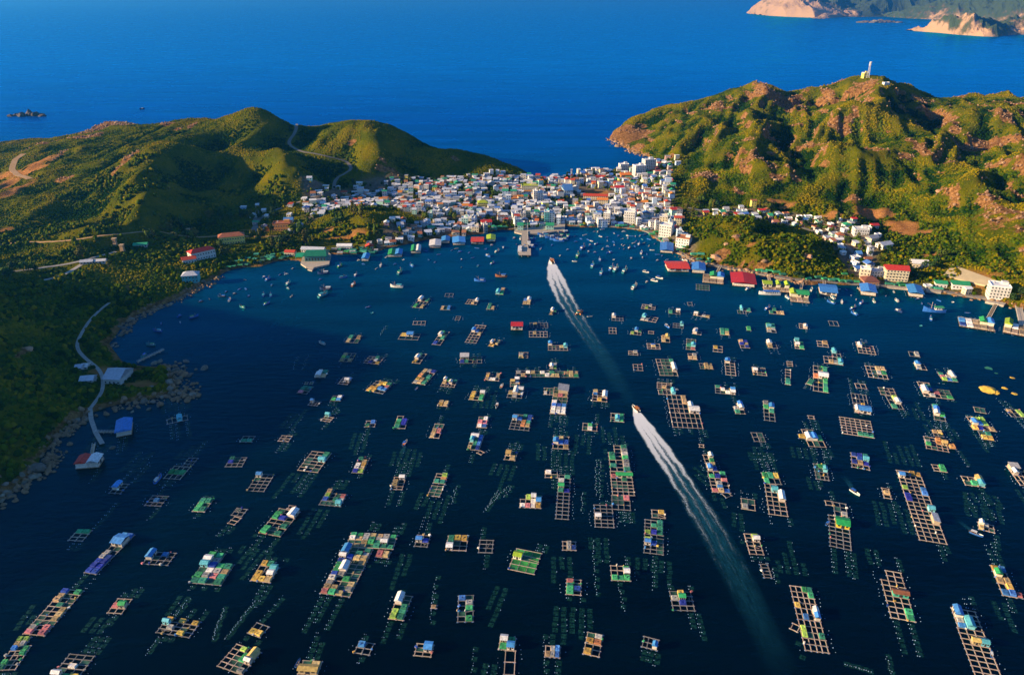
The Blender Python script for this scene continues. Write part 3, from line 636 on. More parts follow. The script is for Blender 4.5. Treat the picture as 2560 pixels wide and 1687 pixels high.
def doorway_mesh():
    mb = MB(); mb.box(-.12, .12, -.515, -.49, 0, .55); return mb.mesh('door', m_dark)
def winhut_mesh():
    mb = MB(); mb.box(.22, .40, -.515, -.49, .3, .55); mb.box(-.40, -.22, -.515, -.49, .3, .55); return mb.mesh('window', m_dark)

RAFT_RECTS = []
def raft(BL, BR, TL, rows, look=None, own=None, cat='fish raft', group='fish rafts moored in the bay', name='fish_raft', beams=True, deck=None, hut_h=None, zone=None):
    """BL, BR, TL: pixel corners of the raft on the water; rows far to near, one letter per cell"""
    rows = rows.split('/'); ny = len(rows); nx = max(len(r) for r in rows); rows = [r.ljust(nx, 'x') for r in rows]
    a, b, c = W(*BL), W(*BR), W(*TL)
    w = np.hypot(*(b - a)[:2]); dpt = np.hypot(*(c - a)[:2])
    a1 = math.atan2(b[1] - a[1], b[0] - a[0]); a2 = math.atan2(c[1] - a[1], c[0] - a[0]) - math.pi / 2
    ang = (a1 * w + a2 * dpt) / (w + dpt); ce = (b + c) / 2
    dpt = max(dpt * math.cos(a2 - ang), 1.5); w = max(w * math.cos(a1 - ang), 1.5)
    e = new_ob(name, None); e.location = (ce[0], ce[1], 0); e.rotation_euler = (0, 0, ang)
    cw, ch = w / nx, dpt / ny
    RAFT_RECTS.append((ce[0], ce[1], ang, w, dpt))
    G = [[rows[ny - 1 - j][i] for i in range(nx)] for j in range(ny)]     # G[j][i], j from the near edge
    cell = lambda i, j: G[j][i] if 0 <= i < nx and 0 <= j < ny else 'x'
    wet = random.random() < .35
    wm = m_woodblue if wet else m_wood
    X = lambda i: (i - nx / 2) * cw
    Y = lambda j: (j - ny / 2) * ch
    bw = 0.34 if dpt * w < 900 else 0.4
    def bar(x0, x1, y0, y1, z0, z1, nm='beam', m=None):
        o = new_ob(nm, cached(('cube', nm, (m or wm).name), lambda: cube_mesh(nm, m or wm)), e)
        o.location = ((x0 + x1) / 2, (y0 + y1) / 2, z0); o.scale = (x1 - x0, y1 - y0, z1 - z0); return o
    if beams:
        for i in range(nx + 1):
            j = 0
            while j < ny:
                if cell(i - 1, j) != 'x' or cell(i, j) != 'x':
                    k = j
                    while k < ny and (cell(i - 1, k) != 'x' or cell(i, k) != 'x'): k += 1
                    ja = random.uniform(-.15, .15)
                    bar(X(i) - bw / 2 + ja, X(i) + bw / 2 + ja, Y(j) - .4, Y(k) + .4, .16, .40); j = k
                else: j += 1
        for j in range(ny + 1):
            i = 0
            while i < nx:
                if cell(i, j - 1) != 'x' or cell(i, j) != 'x':
                    k = i
                    while k < nx and (cell(k, j - 1) != 'x' or cell(k, j) != 'x'): k += 1
                    ja = random.uniform(-.15, .15)
                    bar(X(i) - .5, X(k) + .5, Y(j) - bw / 2 + ja, Y(j) + bw / 2 + ja, .22, .47); i = k
                else: i += 1
        # float drums under the crossings, one mesh: only their tops show above the water
        mb = MB()
        for j in range(ny + 1):
            for i in range(nx + 1):
                if any(cell(i + a_, j + b_) != 'x' for a_ in (-1, 0) for b_ in (-1, 0)):
                    x, y = X(i), Y(j)
                    mb.tube([(x - .55, y + .1, .02), (x + .55, y + .1, .02)], .34, 6)
        tag(mb.build('float_drums', m_drum, e), kind='stuff')
    if deck:
        o = bar(X(0) - .3, X(nx) + .3, Y(0) - .3, Y(ny) + .3, .5, .72, 'deck', MATS['pal_d'])
        mb = None
        for yy in (Y(0) - .1, Y(ny) + .1):
            mb = MB(); mb.box(X(0) - .2, X(nx) + .2, yy - .05, yy + .05, 1.58, 1.68)
            for i in range(int(w / 3) + 1): mb.box(X(0) + i * 3 - .06, X(0) + i * 3 + .06, yy - .06, yy + .06, .72, 1.6)
            mb.build('railing', m_white, e)
    zt = .72 if deck else .45
    used = set(); feats = {}
    for j in range(ny):
        for i in range(nx):
            k = G[j][i]
            if (i, j) in used or k in '.x': continue
            x, y = (X(i) + X(i + 1)) / 2, (Y(j) + Y(j + 1)) / 2
            if k in HUT:
                i2 = i
                while i2 + 1 < nx and G[j][i2 + 1] == k and (i2 + 1, j) not in used: i2 += 1
                j2 = j
                while j2 + 1 < ny and all(G[j2 + 1][q] == k for q in range(i, i2 + 1)): j2 += 1
                for q in range(i, i2 + 1):
                    for p in range(j, j2 + 1): used.add((q, p))
                hw, hd = X(i2 + 1) - X(i) - .2, Y(j2 + 1) - Y(j) - .3
                hh = hut_h or (2.7 if hw * hd < 30 else 3.3)
                h = new_ob('hut', cached(('wall', k), lambda: wall_mesh(k)), e)
                h.location = ((X(i) + X(i2 + 1)) / 2, (Y(j) + Y(j2 + 1)) / 2, zt)
                if hd > hw * 1.3: h.scale = (hd, hw, hh); h.rotation_euler = (0, 0, math.pi / 2 if (i + j) % 2 else -math.pi / 2)
                else: h.scale = (hw, hd, hh)
                if k == 'S': new_ob('roof', cached(('froof', k), lambda: flatroof_mesh(k)), h)
                else: new_ob('roof', cached(('roof', k), lambda: roof_mesh(k)), h)
                new_ob('door', cached('hdoor', doorway_mesh), h); tag(new_ob('windows', cached('hwin', winhut_mesh), h), kind='stuff')
                feats[HUT[k][0]] = feats.get(HUT[k][0], 0) + 10
            elif k in 'nk':
                o = new_ob('net_panel', cached(('net', k), lambda: net_mesh(k)), e); o.location = (x, y, .44); o.scale = (cw - .35, ch - .35, 1)
                feats[PAL[k][0]] = feats.get(PAL[k][0], 0) + .5
            else:
                v_ = random.randrange(4)
                o = new_ob('tarp_cover', cached(('tarp', k, v_), lambda: tarp_mesh(k, v_)), e); o.location = (x, y, zt)
                o.scale = (cw * random.uniform(.84, .98), ch * random.uniform(.84, .98), random.uniform(.5, 1.35)); o.rotation_euler = (0, 0, random.uniform(-.04, .04))
                if BL[1] > 1080 and random.random() < .3:
                    hb = new_ob('hatch', cached('hatch', lambda: cube_mesh('hatch', m_dark)), o); hb.location = (.05, -.02, .86); hb.scale = (.2, .16, .12)
                feats[PAL[k][0]] = feats.get(PAL[k][0], 0) + 1
    if beams and BL[1] > 880 and nx * ny > 3:
        for q in range(random.randint(1, 3 + nx * ny // 5)):
            i, j = random.randint(0, nx), random.randint(0, ny)
            if cell(i, j) == 'x' and cell(i - 1, j - 1) == 'x': continue
            kk_ = random.choice('wbpsgyBwt'); nm = random.choice(['crate', 'crate', 'barrel'])
            def itm():
                m_ = MB()
                if nm == 'crate': m_.box(-.5, .5, -.4, .4, 0, .5, taper=.04)
                else: m_.tube([(0, 0, 0), (0, 0, .95)], .33, 8)
                return m_.mesh(nm, MATS['pal_' + kk_])
            o = new_ob(nm, cached((nm, kk_), itm), e); o.location = (X(i) + random.uniform(-.5, .5), Y(j) + random.uniform(-.2, .2), .47); o.rotation_euler = (0, 0, random.random() * 3); sc = random.uniform(.7, 1.3); o.scale = (sc, sc, sc)
        if random.random() < .6:      # a loose pole and a plank laid across the cells
            for q in range(random.randint(1, 3)):
                o = new_ob('plank', cached(('cube', 'plank', wm.name), lambda: cube_mesh('plank', wm)), e); o.location = (random.uniform(-.35, .35) * w, random.uniform(-.35, .35) * dpt, .48); o.scale = (min(cw * 1.3, 6), .22, .07); o.rotation_euler = (0, 0, random.uniform(-.6, .6) + random.choice([0, 1.57]))
    ncell = sum(ch_ != 'x' for r in rows for ch_ in r)
    if look is None:
        size = 'tiny' if ncell <= 2 else 'small' if ncell <= 6 else 'medium' if ncell <= 12 else 'large'
        shp = ' long' if (max(nx * cw, ny * ch) > 2.6 * min(nx * cw, ny * ch) and ncell > 2) else ''
        fs = sorted(feats, key=lambda q: -feats[q])[:2]
        look = f'{size}{shp} raft with ' + (' and '.join(fs) if fs else 'bare empty cells')
    later(e, look, cat, zone or 'r', group, (ce[0], ce[1]), own)
    return e

TILE = {'A': 690, 'B': 1020, 'C': 1350}
def tp(tile, s):
    x, y = map(float, s.split(',')); return ((int(tile[1]) - (tile[0] != 'A')) * 512 + x / 4.648, TILE[tile[0]] + y / 4.648)
RAFTS = '''
A1 1632,775 1775,780 1690,695 e.t/t.n
A1 1560,995 1700,998 1620,900 t../le./t.t
A1 1850,1010 2020,1030 1915,935 ..e./..w./.B.y
A1 1293,1178 1400,1185 1325,1100 we/Wt
A1 1550,1255 1655,1265 1610,1180 .b/.W/..
A1 1870,1335 2065,1370 1995,1225 .yye/.y.p/yybb/yy..
A1 1080,1360 1185,1375 1150,1280 ee/en/p.
A1 1160,1258 1250,1258 1172,1238 nxn
A1 1465,1450 1575,1455 1495,1395 .w/gb
A1 1200,1500 1305,1510 1245,1455 U../...
A1 2245,738 2470,745 2290,670 yU./...
A2 30,368 150,375 130,262 W.e/.../g.t
A2 412,240 500,243 418,207 ..
A2 650,325 775,335 685,277 ..sW/..t.
A2 895,388 980,392 920,322 ex/et
A2 1315,330 1400,335 1330,268 bW/tt
A2 1000,215 1085,218 1030,140 xt/Cg
A2 362,395 470,400 370,350 tnb
A2 528,512 578,513 545,472 ./.
A2 42,568 180,568 45,530 ...
A2 270,795 358,808 370,645 g./Wt/.e/../B.
A2 645,772 770,782 770,572 .../.../Ub./..t/.../.../.n.
A2 1622,450 1690,455 1650,395 We/tx
A2 1400,600 1605,600 1400,550 .t.../.....
A2 1392,712 1598,712 1395,650 .t.../.....
A2 910,818 1000,828 975,748 txt/W.t/yyx
A2 1612,865 1835,867 1612,785 Uxxxx/.n.tC/.....
A2 1272,952 1372,955 1275,890 n./s./t.
A2 28,1012 115,1018 115,905 e./W./y.
A2 585,1017 838,1015 590,945 SSnnn/Be...
A2 870,1215 1030,1220 905,1132 txxt/yxxt/tww.
A2 1238,1172 1965,1182 1240,1105 s.wtnwnennttt/.tnnnnwttnntg
A2 1620,1085 1700,1080 1640,1018 ss/Wl
A2 35,1245 178,1268 175,1085 tsB/tn./one/yte/ste
A2 365,1280 518,1295 405,1205 Wgge/t.W./....
A2 1172,1282 1275,1283 1172,1200 xW/Yw/n.
A2 1120,1415 1290,1417 1175,1312 xWW/tWt/.s.
A2 1560,1380 1665,1383 1565,1305 nnn/w.n
A2 1632,1600 1808,1612 1684,1298 nSS/nSS/tpt/nnn/wnn/bBb/www/www
A2 2112,1455 2282,1460 2145,1330 t.n/b.W/..W/.y.
A2 685,1440 845,1448 730,1350 yxW/yxg/y.g
A2 325,1512 435,1517 355,1455 tt/yt
A2 2318,670 2400,672 2318,605 ../..
A3 -30,520 98,523 -25,465 W../...
A3 310,380 465,393 330,335 ..s./.l..
A3 300,515 475,540 335,465 C.../ss..
A3 628,440 760,447 632,400 e.W/e..
A3 925,455 1105,492 940,418 gxxx/W.st
A3 948,160 1100,170 955,100 nnnn/nnnn/nnnn
A3 852,342 900,342 852,310 .
A3 1435,437 1530,442 1425,370 xC./n..
A3 1532,418 1580,418 1535,385 e
A3 1800,440 1965,450 1800,375 xexx/e.tt
A3 180,680 300,687 205,625 xUe/l..
A3 680,600 800,610 685,553 ..C/...
A3 912,672 1010,690 920,610 wx/W.
A3 1228,685 1330,690 1230,615 eg/et
A3 1535,635 1585,637 1535,597 g
A3 1770,655 1872,660 1765,560 ge/Ce/ts/s.
A3 2148,610 2235,617 2152,560 .t/.W
A3 548,768 640,773 548,700 tY/t.
A3 385,848 530,852 380,790 .b./.t./...
A3 830,855 935,862 845,738 nn/nn/eC/np
A3 1145,880 1248,888 1155,815 y./..
A3 1470,835 1570,840 1440,750 tB/Bt/.B
A3 1785,838 1892,842 1765,772 W./t.
A3 2095,845 2195,850 2095,745 Cx/ne/We/.g
A3 165,918 268,922 168,875 .s/..
A3 225,1098 330,1102 220,1030 ../..
A3 530,1158 735,1160 485,970 .nne/.nn./.n.W/nnnW/nnn.
A3 858,970 958,975 858,905 .s/tt
A3 1000,1080 1145,1085 990,1020 .tt/ntt
A3 1290,1152 1402,1157 1290,985 U./../../../..
A3 1612,1150 1762,1158 1605,1068 s../W../.n.
A3 2005,1045 2065,1048 2008,1000 ./.
A3 1985,1260 2042,1267 1990,1090 ./././e/e
A3 2220,1255 2290,1270 2270,1200 e
A4 -75,1335 95,1355 -60,1050 .ne/..e/oWW/.ng/..e/..g
A3 500,1305 660,1320 500,1240 .../.../.t.
A3 515,1378 705,1380 515,1330 n..C
B4 680,225 1028,240 610,-150 ...txx/...txx/....Wx/....WW/....../....../......
A3 1175,1362 1398,1380 1178,1275 exxx/.wnU/.nwW
B4 1405,70 1512,68 1375,-45 xU/sW/e.
B4 1735,145 1858,152 1735,-70 s./gU/.e/../..
A3 395,672 452,674 400,645 .
A4 125,578 225,585 110,525 ..
A4 -20,820 98,828 -20,760 .t/..
A4 155,940 250,945 145,870 C./..
A4 60,1012 270,1037 55,935 ...e/.tsC
A4 460,895 655,915 428,770 .nxx/W.../..../....
A4 1048,935 1158,942 1048,885 .s
A4 1130,1087 1243,1093 1105,1020 U./s.
A4 570,1178 795,1200 540,1048 ..tt/.nsg/.n..
A4 430,1302 548,1312 418,1253 ..
A4 1435,1218 1605,1232 1378,1125 exW/psW/lbe
A4 1215,1400 1555,1435 1145,1235 ..xxx/.exxx/WBnnn/W.pnn/.s.ng
A4 710,1380 885,1390 698,1303 n../n..
A4 845,1545 965,1545 785,1400 .l/.W/e.
A4 410,1590 590,1610 378,1370 ..../..../..y./WUUU
B5 260,298 625,345 245,110 ....../....../....../....../....../...eee
B5 1335,135 1465,155 1315,-34 ex/Ux/Wg/n.
B5 1815,45 1938,66 1795,-10 nn
B5 2235,103 2400,110 2165,20 t.l/..l
B1 1945,190 2180,140 1940,140 ..C.
B1 1275,988 1400,1000 1370,878 U./U./..
B1 1680,1135 1865,1142 1780,1022 ..n/.b./...
B1 1905,818 2090,832 2030,675 .../ggg/...
B1 2110,690 2215,692 2200,585 ../../..
B1 2270,1190 2385,1225 2335,1045 ee/gn/ge
B1 820,1530 960,1560 905,1405 gg/../..
C1 985,380 1115,400 1440,-74 bb/UU/UU/.n/s./sB/BB/BB/BB
C1 1665,275 1950,300 1760,135 U.b./Un../....
B2 415,395 545,400 450,330 ../ee
B2 855,385 970,393 900,322 ../..
B2 1350,150 1450,163 1420,80 Cx/n./..
B2 1860,222 1970,222 1880,155 .b/e.
B2 2200,238 2325,243 2245,97 .x/gB/gB/e.
B2 245,683 430,685 300,578 en./Bn./...
B2 490,965 685,970 620,775 U../n../.../.../...
B2 1085,722 1310,750 1250,505 ..e/..e/n.C/n../nn./..n
B2 1715,752 1835,760 1795,578 e./.t/wy/wt/Bl
B2 2160,948 2290,953 2205,805 .W/t./t./..
B2 1330,1125 1575,1145 1440,950 txxx/l.np/B.es/nnnC
B2 315,1245 430,1262 380,1165 n./..
B2 270,1340 345,1358 350,1265 ./.
B2 632,1452 875,1495 870,1170 n.W/g.W/gB./..n/..e/gn./gne
B2 960,1170 1030,1180 985,1135 .
C2 1335,625 1675,660 1640,80 Unne/Unes/WBtt/B.nt/gWnn/gWnn/Bsnn/w.gn/s.nt/ttns/pgtn
C2 1650,75 2190,115 1700,-84 ggsttsg/wtsessn/nntgeWn/sttneee
C2 1985,200 2130,215 2015,130 pt
C2 -160,490 190,540 60,140 ggxx/Wsxx/CBge/nwwt/gspe/eene
C2 545,470 760,505 680,240 yex/..C/y.W/yyt
C2 505,1080 640,1130 610,965 ../yy
C2 150,1465 435,1565 375,1215 .l.Y/..gY/.ngW/.nn./..ns
C2 1050,1640 1270,1650 1150,1405 nt/YY/..
C2 1740,1310 1910,1340 1800,1180 b./..
C2 2140,915 2305,935 2250,640 Wn/Wn/.e/le/le
C1 265,1095 515,1108 745,578 B.g/tn./t.n/.en/..t/n.t/n.t/nnn/s.p/p.p
C1 -15,1505 180,1512 225,1130 llx/tsx/bng/..g/.../gn./e..
C1 1250,850 1410,858 1375,683 ../pG/..
C1 1815,1075 2195,1130 1960,900 yxyxy/C..../.s.n./...y.
C1 590,1600 890,1620 815,1330 .../..n/.w./n../Wgy
C3 60,72 205,85 95,-59 ../UB/..
C3 420,122 650,128 455,-44 eyy/en./W..
C3 805,145 960,152 820,0 ../../..
C3 1145,340 1440,395 1250,108 kkk/Lnk/kkk/kkk
C3 1780,118 1930,122 1780,20 .s./.sB
C3 560,955 735,950 570,652 bn/.s/.g/n./.g
C3 1815,635 1983,640 1832,460 p./en/gB/g.
C3 55,1340 245,1360 90,1205 .U/nU/..
C3 1040,1270 1215,1290 1060,1130 Wg/gU
C3 1090,1570 1205,1560 1125,1292 ./.
C3 1570,1360 1735,1367 1590,1235 .sb/tsb
C3 2015,1325 2195,1358 2075,1075 nw/yo/../y.
C3 255,795 308,798 262,760 t
B3 230,348 335,352 300,190 nn/tp/t.
B3 780,228 890,232 812,108 nw/pp/wb
B3 1158,245 1383,265 1215,78 .neB/UbnB/..oe/..ot/....
B3 665,485 800,492 730,325 WWb/Ceb/.eb/tnB
B3 782,525 828,545 820,500 .
B3 1098,600 1220,612 1130,515 Yn/.t
B3 2010,260 2175,270 2020,180 .gn/nw.
B3 1665,470 1845,480 1675,330 et./UbB/..t
B3 275,875 408,885 320,765 .l/.o/ee
B3 210,1020 345,1035 262,903 nn/nn/nn
B3 1275,1160 1518,1165 1300,1020 xlWe/..wU/wpwy
B3 1578,810 1715,812 1580,735 w./.n
B3 1700,1285 1845,1297 1735,780 .e/w./w./G./eB/../../../../../../..
B3 2155,1385 2370,1388 2150,1132 .../.../.../W../.../...
B4 -45,740 185,742 -75,440 x.e/x.s/e.w/g.g/..s/e.s/..e
B4 -25,1015 225,1018 -40,742 ..../pGGG/..e./n.../nnn./..n./....
B4 -30,1180 178,1188 -25,1020 nnp/nn./...
B4 -45,155 105,165 -35,65 ..g/.Cg
B4 1630,390 1752,395 1590,288 .n/.n
B4 1090,735 1195,738 1030,548 .W/.g/st/UB
B4 1135,982 1340,988 1092,740 ..g/gB./..p/.s./.b./ptb
B4 1300,1050 1355,1022 1255,1000 .
B4 990,455 1040,460 985,425 .
B4 1478,1172 1628,1190 1478,1055 nn/s.
B4 1745,880 1935,888 1710,755 gey/g..
B4 1790,1235 2005,1255 1750,882 ..x/.Cx/..W/..W/.../.../...
B4 435,1275 580,1280 440,1190 .y/n.
C4 342,148 560,170 362,-234 ..e/.ee/..e/lBe/..x/lnn/UBn/..n/..n
C4 1575,165 1730,172 1512,-69 .l/.W/../../..
B5 -40,828 105,840 -60,655 nge/nnC/n../n..
B4 2260,450 2450,455 2180,255 .nx/WUg/.n.
B4 2140,355 2215,358 2140,312 y
B4 2255,122 2322,128 2250,92 .
B5 375,688 577,720 372,525 BBe/.BC/BtB/...
B5 1245,470 1502,513 1218,335 n.oo/s.oY/g.../.n..
B5 1335,325 1445,338 1305,262 tt/.n
B5 1515,478 1582,478 1495,430 o
B5 1780,205 1960,210 1725,110 .ll/Ubl
B5 1785,260 2040,270 1775,215 yB.t
B5 1890,365 2025,380 1855,275 ne/yy
B5 1160,1536 1470,1578 905,730 ..yy/U.../..../..../l..b/...b/B.../B.../..../...C/..../...S/...S/..../..../..../....
B5 755,1048 835,1058 730,932 ./t/.
B5 1340,730 1480,748 1308,658 .g/.g
B5 1700,897 1918,922 1655,795 ..Y/ngC
B5 2335,900 2500,910 2185,680 SSx/W../.../...
B5 1850,1412 2025,1448 1852,1332 Ws./t.n
C5 120,72 360,115 115,-284 .../.NN/.NN/.../.../.../.../...
B5 185,1250 330,1275 165,1095 ../n./.s
B5 78,1130 155,1135 72,1080 .
C4 2225,1280 2495,1320 2040,530 ..ge/...g/..../y.../...W/.b.U/..../l.../ln.e/..../....
C4 2040,1030 2120,1065 2075,970 .
C5 830,905 1110,950 690,345 x../x../.../.../.MM/.../.../..g/..g
C5 2130,645 2290,670 1995,300 yb/G./tt/.y/bb
C5 2290,670 2420,690 2290,620 p.
C5 1615,1025 1890,1065 1548,795 U../U../sC./bC.
C5 1830,1680 2130,1700 1640,1040 .../.../.YC/.../.../.../.../.../.../...
C4 -30,470 185,478 -42,300 ..g/..W/ggg
C4 690,815 938,828 640,595 ny./sG./.B./...
C4 318,1240 490,1285 345,1120 .../..U
C4 1740,440 1825,442 1695,285 ./././.
'''
# rafts that serve as landmarks keep a label of their own
OWN = {'A2 1238,1172': 'long crosswise raft row of twenty six narrow cells above the grey-roofed raft', 'A2 1632,1600': 'chequered white and teal raft with a large flat grey-roofed shed',
 'B4 680,225': 'wide raft of open lanes with a white shed beside the lower boat wake', 'B5 260,298': 'wide bare lattice raft with a row of green covers at its corner',
 'C1 985,380': 'long blue-sheeted strip raft in the shade of the left hill', 'C1 265,1095': 'long raft with pink tarps and gold tarps in the lower left corner', 'C3 1145,340': 'square raft covered with bright green netting and a lime-roofed hut',
 'C2 1335,625': 'crowded long main arm of the L-shaped raft with white huts', 'C2 1650,75': 'crowded upper arm of the L-shaped raft with many small covers', 'B5 1160,1536': 'longest raft on the right side with open lanes, blue tarps and grey-roofed shed',
 'B4 -45,740': 'upper stage of the tall double-column raft with green boxes', 'B4 -25,1015': 'middle stage of the tall double-column raft with a long green-roofed shed', 'C5 120,72': 'long raft with one green and yellow hut across its lanes', 'A3 1985,1260': 'narrow ladder of bare frames ending in teal covers'}
for ln in RAFTS.strip().split('\n'):
    t, a, b, c, rows = ln.split()
    raft(tp(t, a), tp(t, b), tp(t, c), rows, own=OWN.get(t + ' ' + a))

# floating restaurants and houses along the shores
FR = [((905,653),(924,654),(907,637),'U',None), ((968,643),(1010,643),(968,627),'GU',None), ((1026,634),(1055,634),(1026,616),'GW',None), ((1071,621),(1103,620),(1075,603),'W',None),
 ((1103,609),(1126,609),(1103,595),'U',None), ((1130,614),(1165,613),(1130,596),'U',None), ((1175,611),(1212,611),(1176,597),'R',None), ((1215,605),(1240,605),(1215,591),'L',None),
 ((1652,632),(1681,634),(1652,614),'U',None), ((1667,681),(1717,679),(1667,665),'R',None), ((1729,683),(1759,684),(1732,667),'U',None), ((1752,708),(1804,710),(1762,690),'dGU/ddd',None),
 ((1829,716),(1882,718),(1832,693),'R','big floating restaurant under a deep red hipped roof near the right shore'), ((1906,729),(1971,731),(1909,712),'LLxLxL/dddddd',None), ((1975,755),(2021,758),(1975,733),'LGG/ddd',None),
 ((2048,738),(2089,741),(2048,721),'U',None), ((2150,738),(2185,740),(2152,721),'U',None), ((2270,742),(2303,744),(2268,723),'U',None), ((2397,817),(2484,829),(2397,797),'bwdGU/Bwddd','long floating restaurant with blue and green roofs joined to shore by a gangway'),
 ((2505,832),(2562,842),(2513,808),'Lwd/ddd',None), ((296,1092),(332,1088),(294,1064),'U','large blue-roofed house on the water beside the curved jetty'),
 ((196,1171),(250,1171),(202,1151),'RW','float house with a half red and half white roof in the shade'), ((1278,826),(1306,826),(1279,816),'R','red-roofed house float beside two bare frames in mid bay')]
for a, b, c, rows, own in FR:
    if a[1] < 660 and a[0] < 1250:      # the small stilt sheds under the town
        m_ = (a[0] + b[0]) / 2; a = (m_ + (a[0] - m_) * .8, a[1]); b = (m_ + (b[0] - m_) * .8, b[1]); c = (m_ + (c[0] - m_) * .8, a[1] + (c[1] - a[1]) * .75)
    hut = HUT[[k for k in rows if k in HUT][0]][0].replace(' hut', '')
    raft(a, b, c, rows, look=f'floating restaurant with {hut} hall', own=own, cat='floating house', group='floating houses and restaurants', name='floating_house', beams=False, deck=True, hut_h=4.8 if a[1] > 660 else 3.8, zone='b')

# ------------------------------------------------------------------ boats
BOATC = {'blue': (0.03, 0.14, 0.48), 'white': (0.60, 0.60, 0.58), 'teal': (0.05, 0.30, 0.36), 'brown': (0.34, 0.13, 0.07), 'navy': (0.015, 0.04, 0.14), 'green': (0.03, 0.26, 0.10), 'orange': (0.55, 0.2, 0.05)}
for k, c in BOATC.items(): mat('hull_' + k, c, 0.45, jit=0.2, nz=0.12, nscale=1.5)
m_deckw = mat('boat_deck', (0.20, 0.15, 0.11), 0.8, jit=0.2)
m_glass = mat('dark_glass', (0.02, 0.03, 0.04), 0.15, spec=0.6)
m_skin = mat('tanned_skin', (0.32, 0.17, 0.1), 0.7); m_shirt = mat('shirt', (0.4, 0.1, 0.05), 0.8, jit=.4, hue=.3)
def hull_mesh(beam, sheer, depth, mats, stern=0.75, name='hull'):
    """unit-length hull: bow at +x; outer shell, gunwale and a sunken deck"""
    mb = MB(); st = [(-.5, stern), (-.3, .95), (-.05, 1), (.18, .86), (.35, .55), (.45, .25), (.5, .03)]
    rings = []
    for x, w in st:
        t = x + .5; top = depth + sheer * max(0, (t - .35) / .65) ** 2 + sheer * .25 * max(0, .25 - t) / .25
        b = w * beam / 2
        rings.append([(x - (.03 if x > .3 else 0), 0, -.03), (x, b * .75, -.01), (x, b, top), (x, b * .84, top), (x, b * .8, top - depth * .5), (x, 0, top - depth * .48),
                      (x, -b * .8, top - depth * .5), (x, -b * .84, top), (x, -b, top), (x, -b * .75, -.01)])
    k = 10; vs = [p for r in rings for p in r]; 
    for mi, cols in ((0, (0, 1, 2, 8, 9)), (1, (3,)), (2, (4, 5)), (1, (6,)), (1, (7,))):
        fs = []
        for i in range(len(rings) - 1):
            for j in cols: fs.append((i * k + j, i * k + (j + 1) % k, (i + 1) * k + (j + 1) % k, (i + 1) * k + j))
        mb.add(vs, fs, mi)
    mb.add(rings[0], [tuple(range(k))], 0)
    return mb.mesh(name, mats)
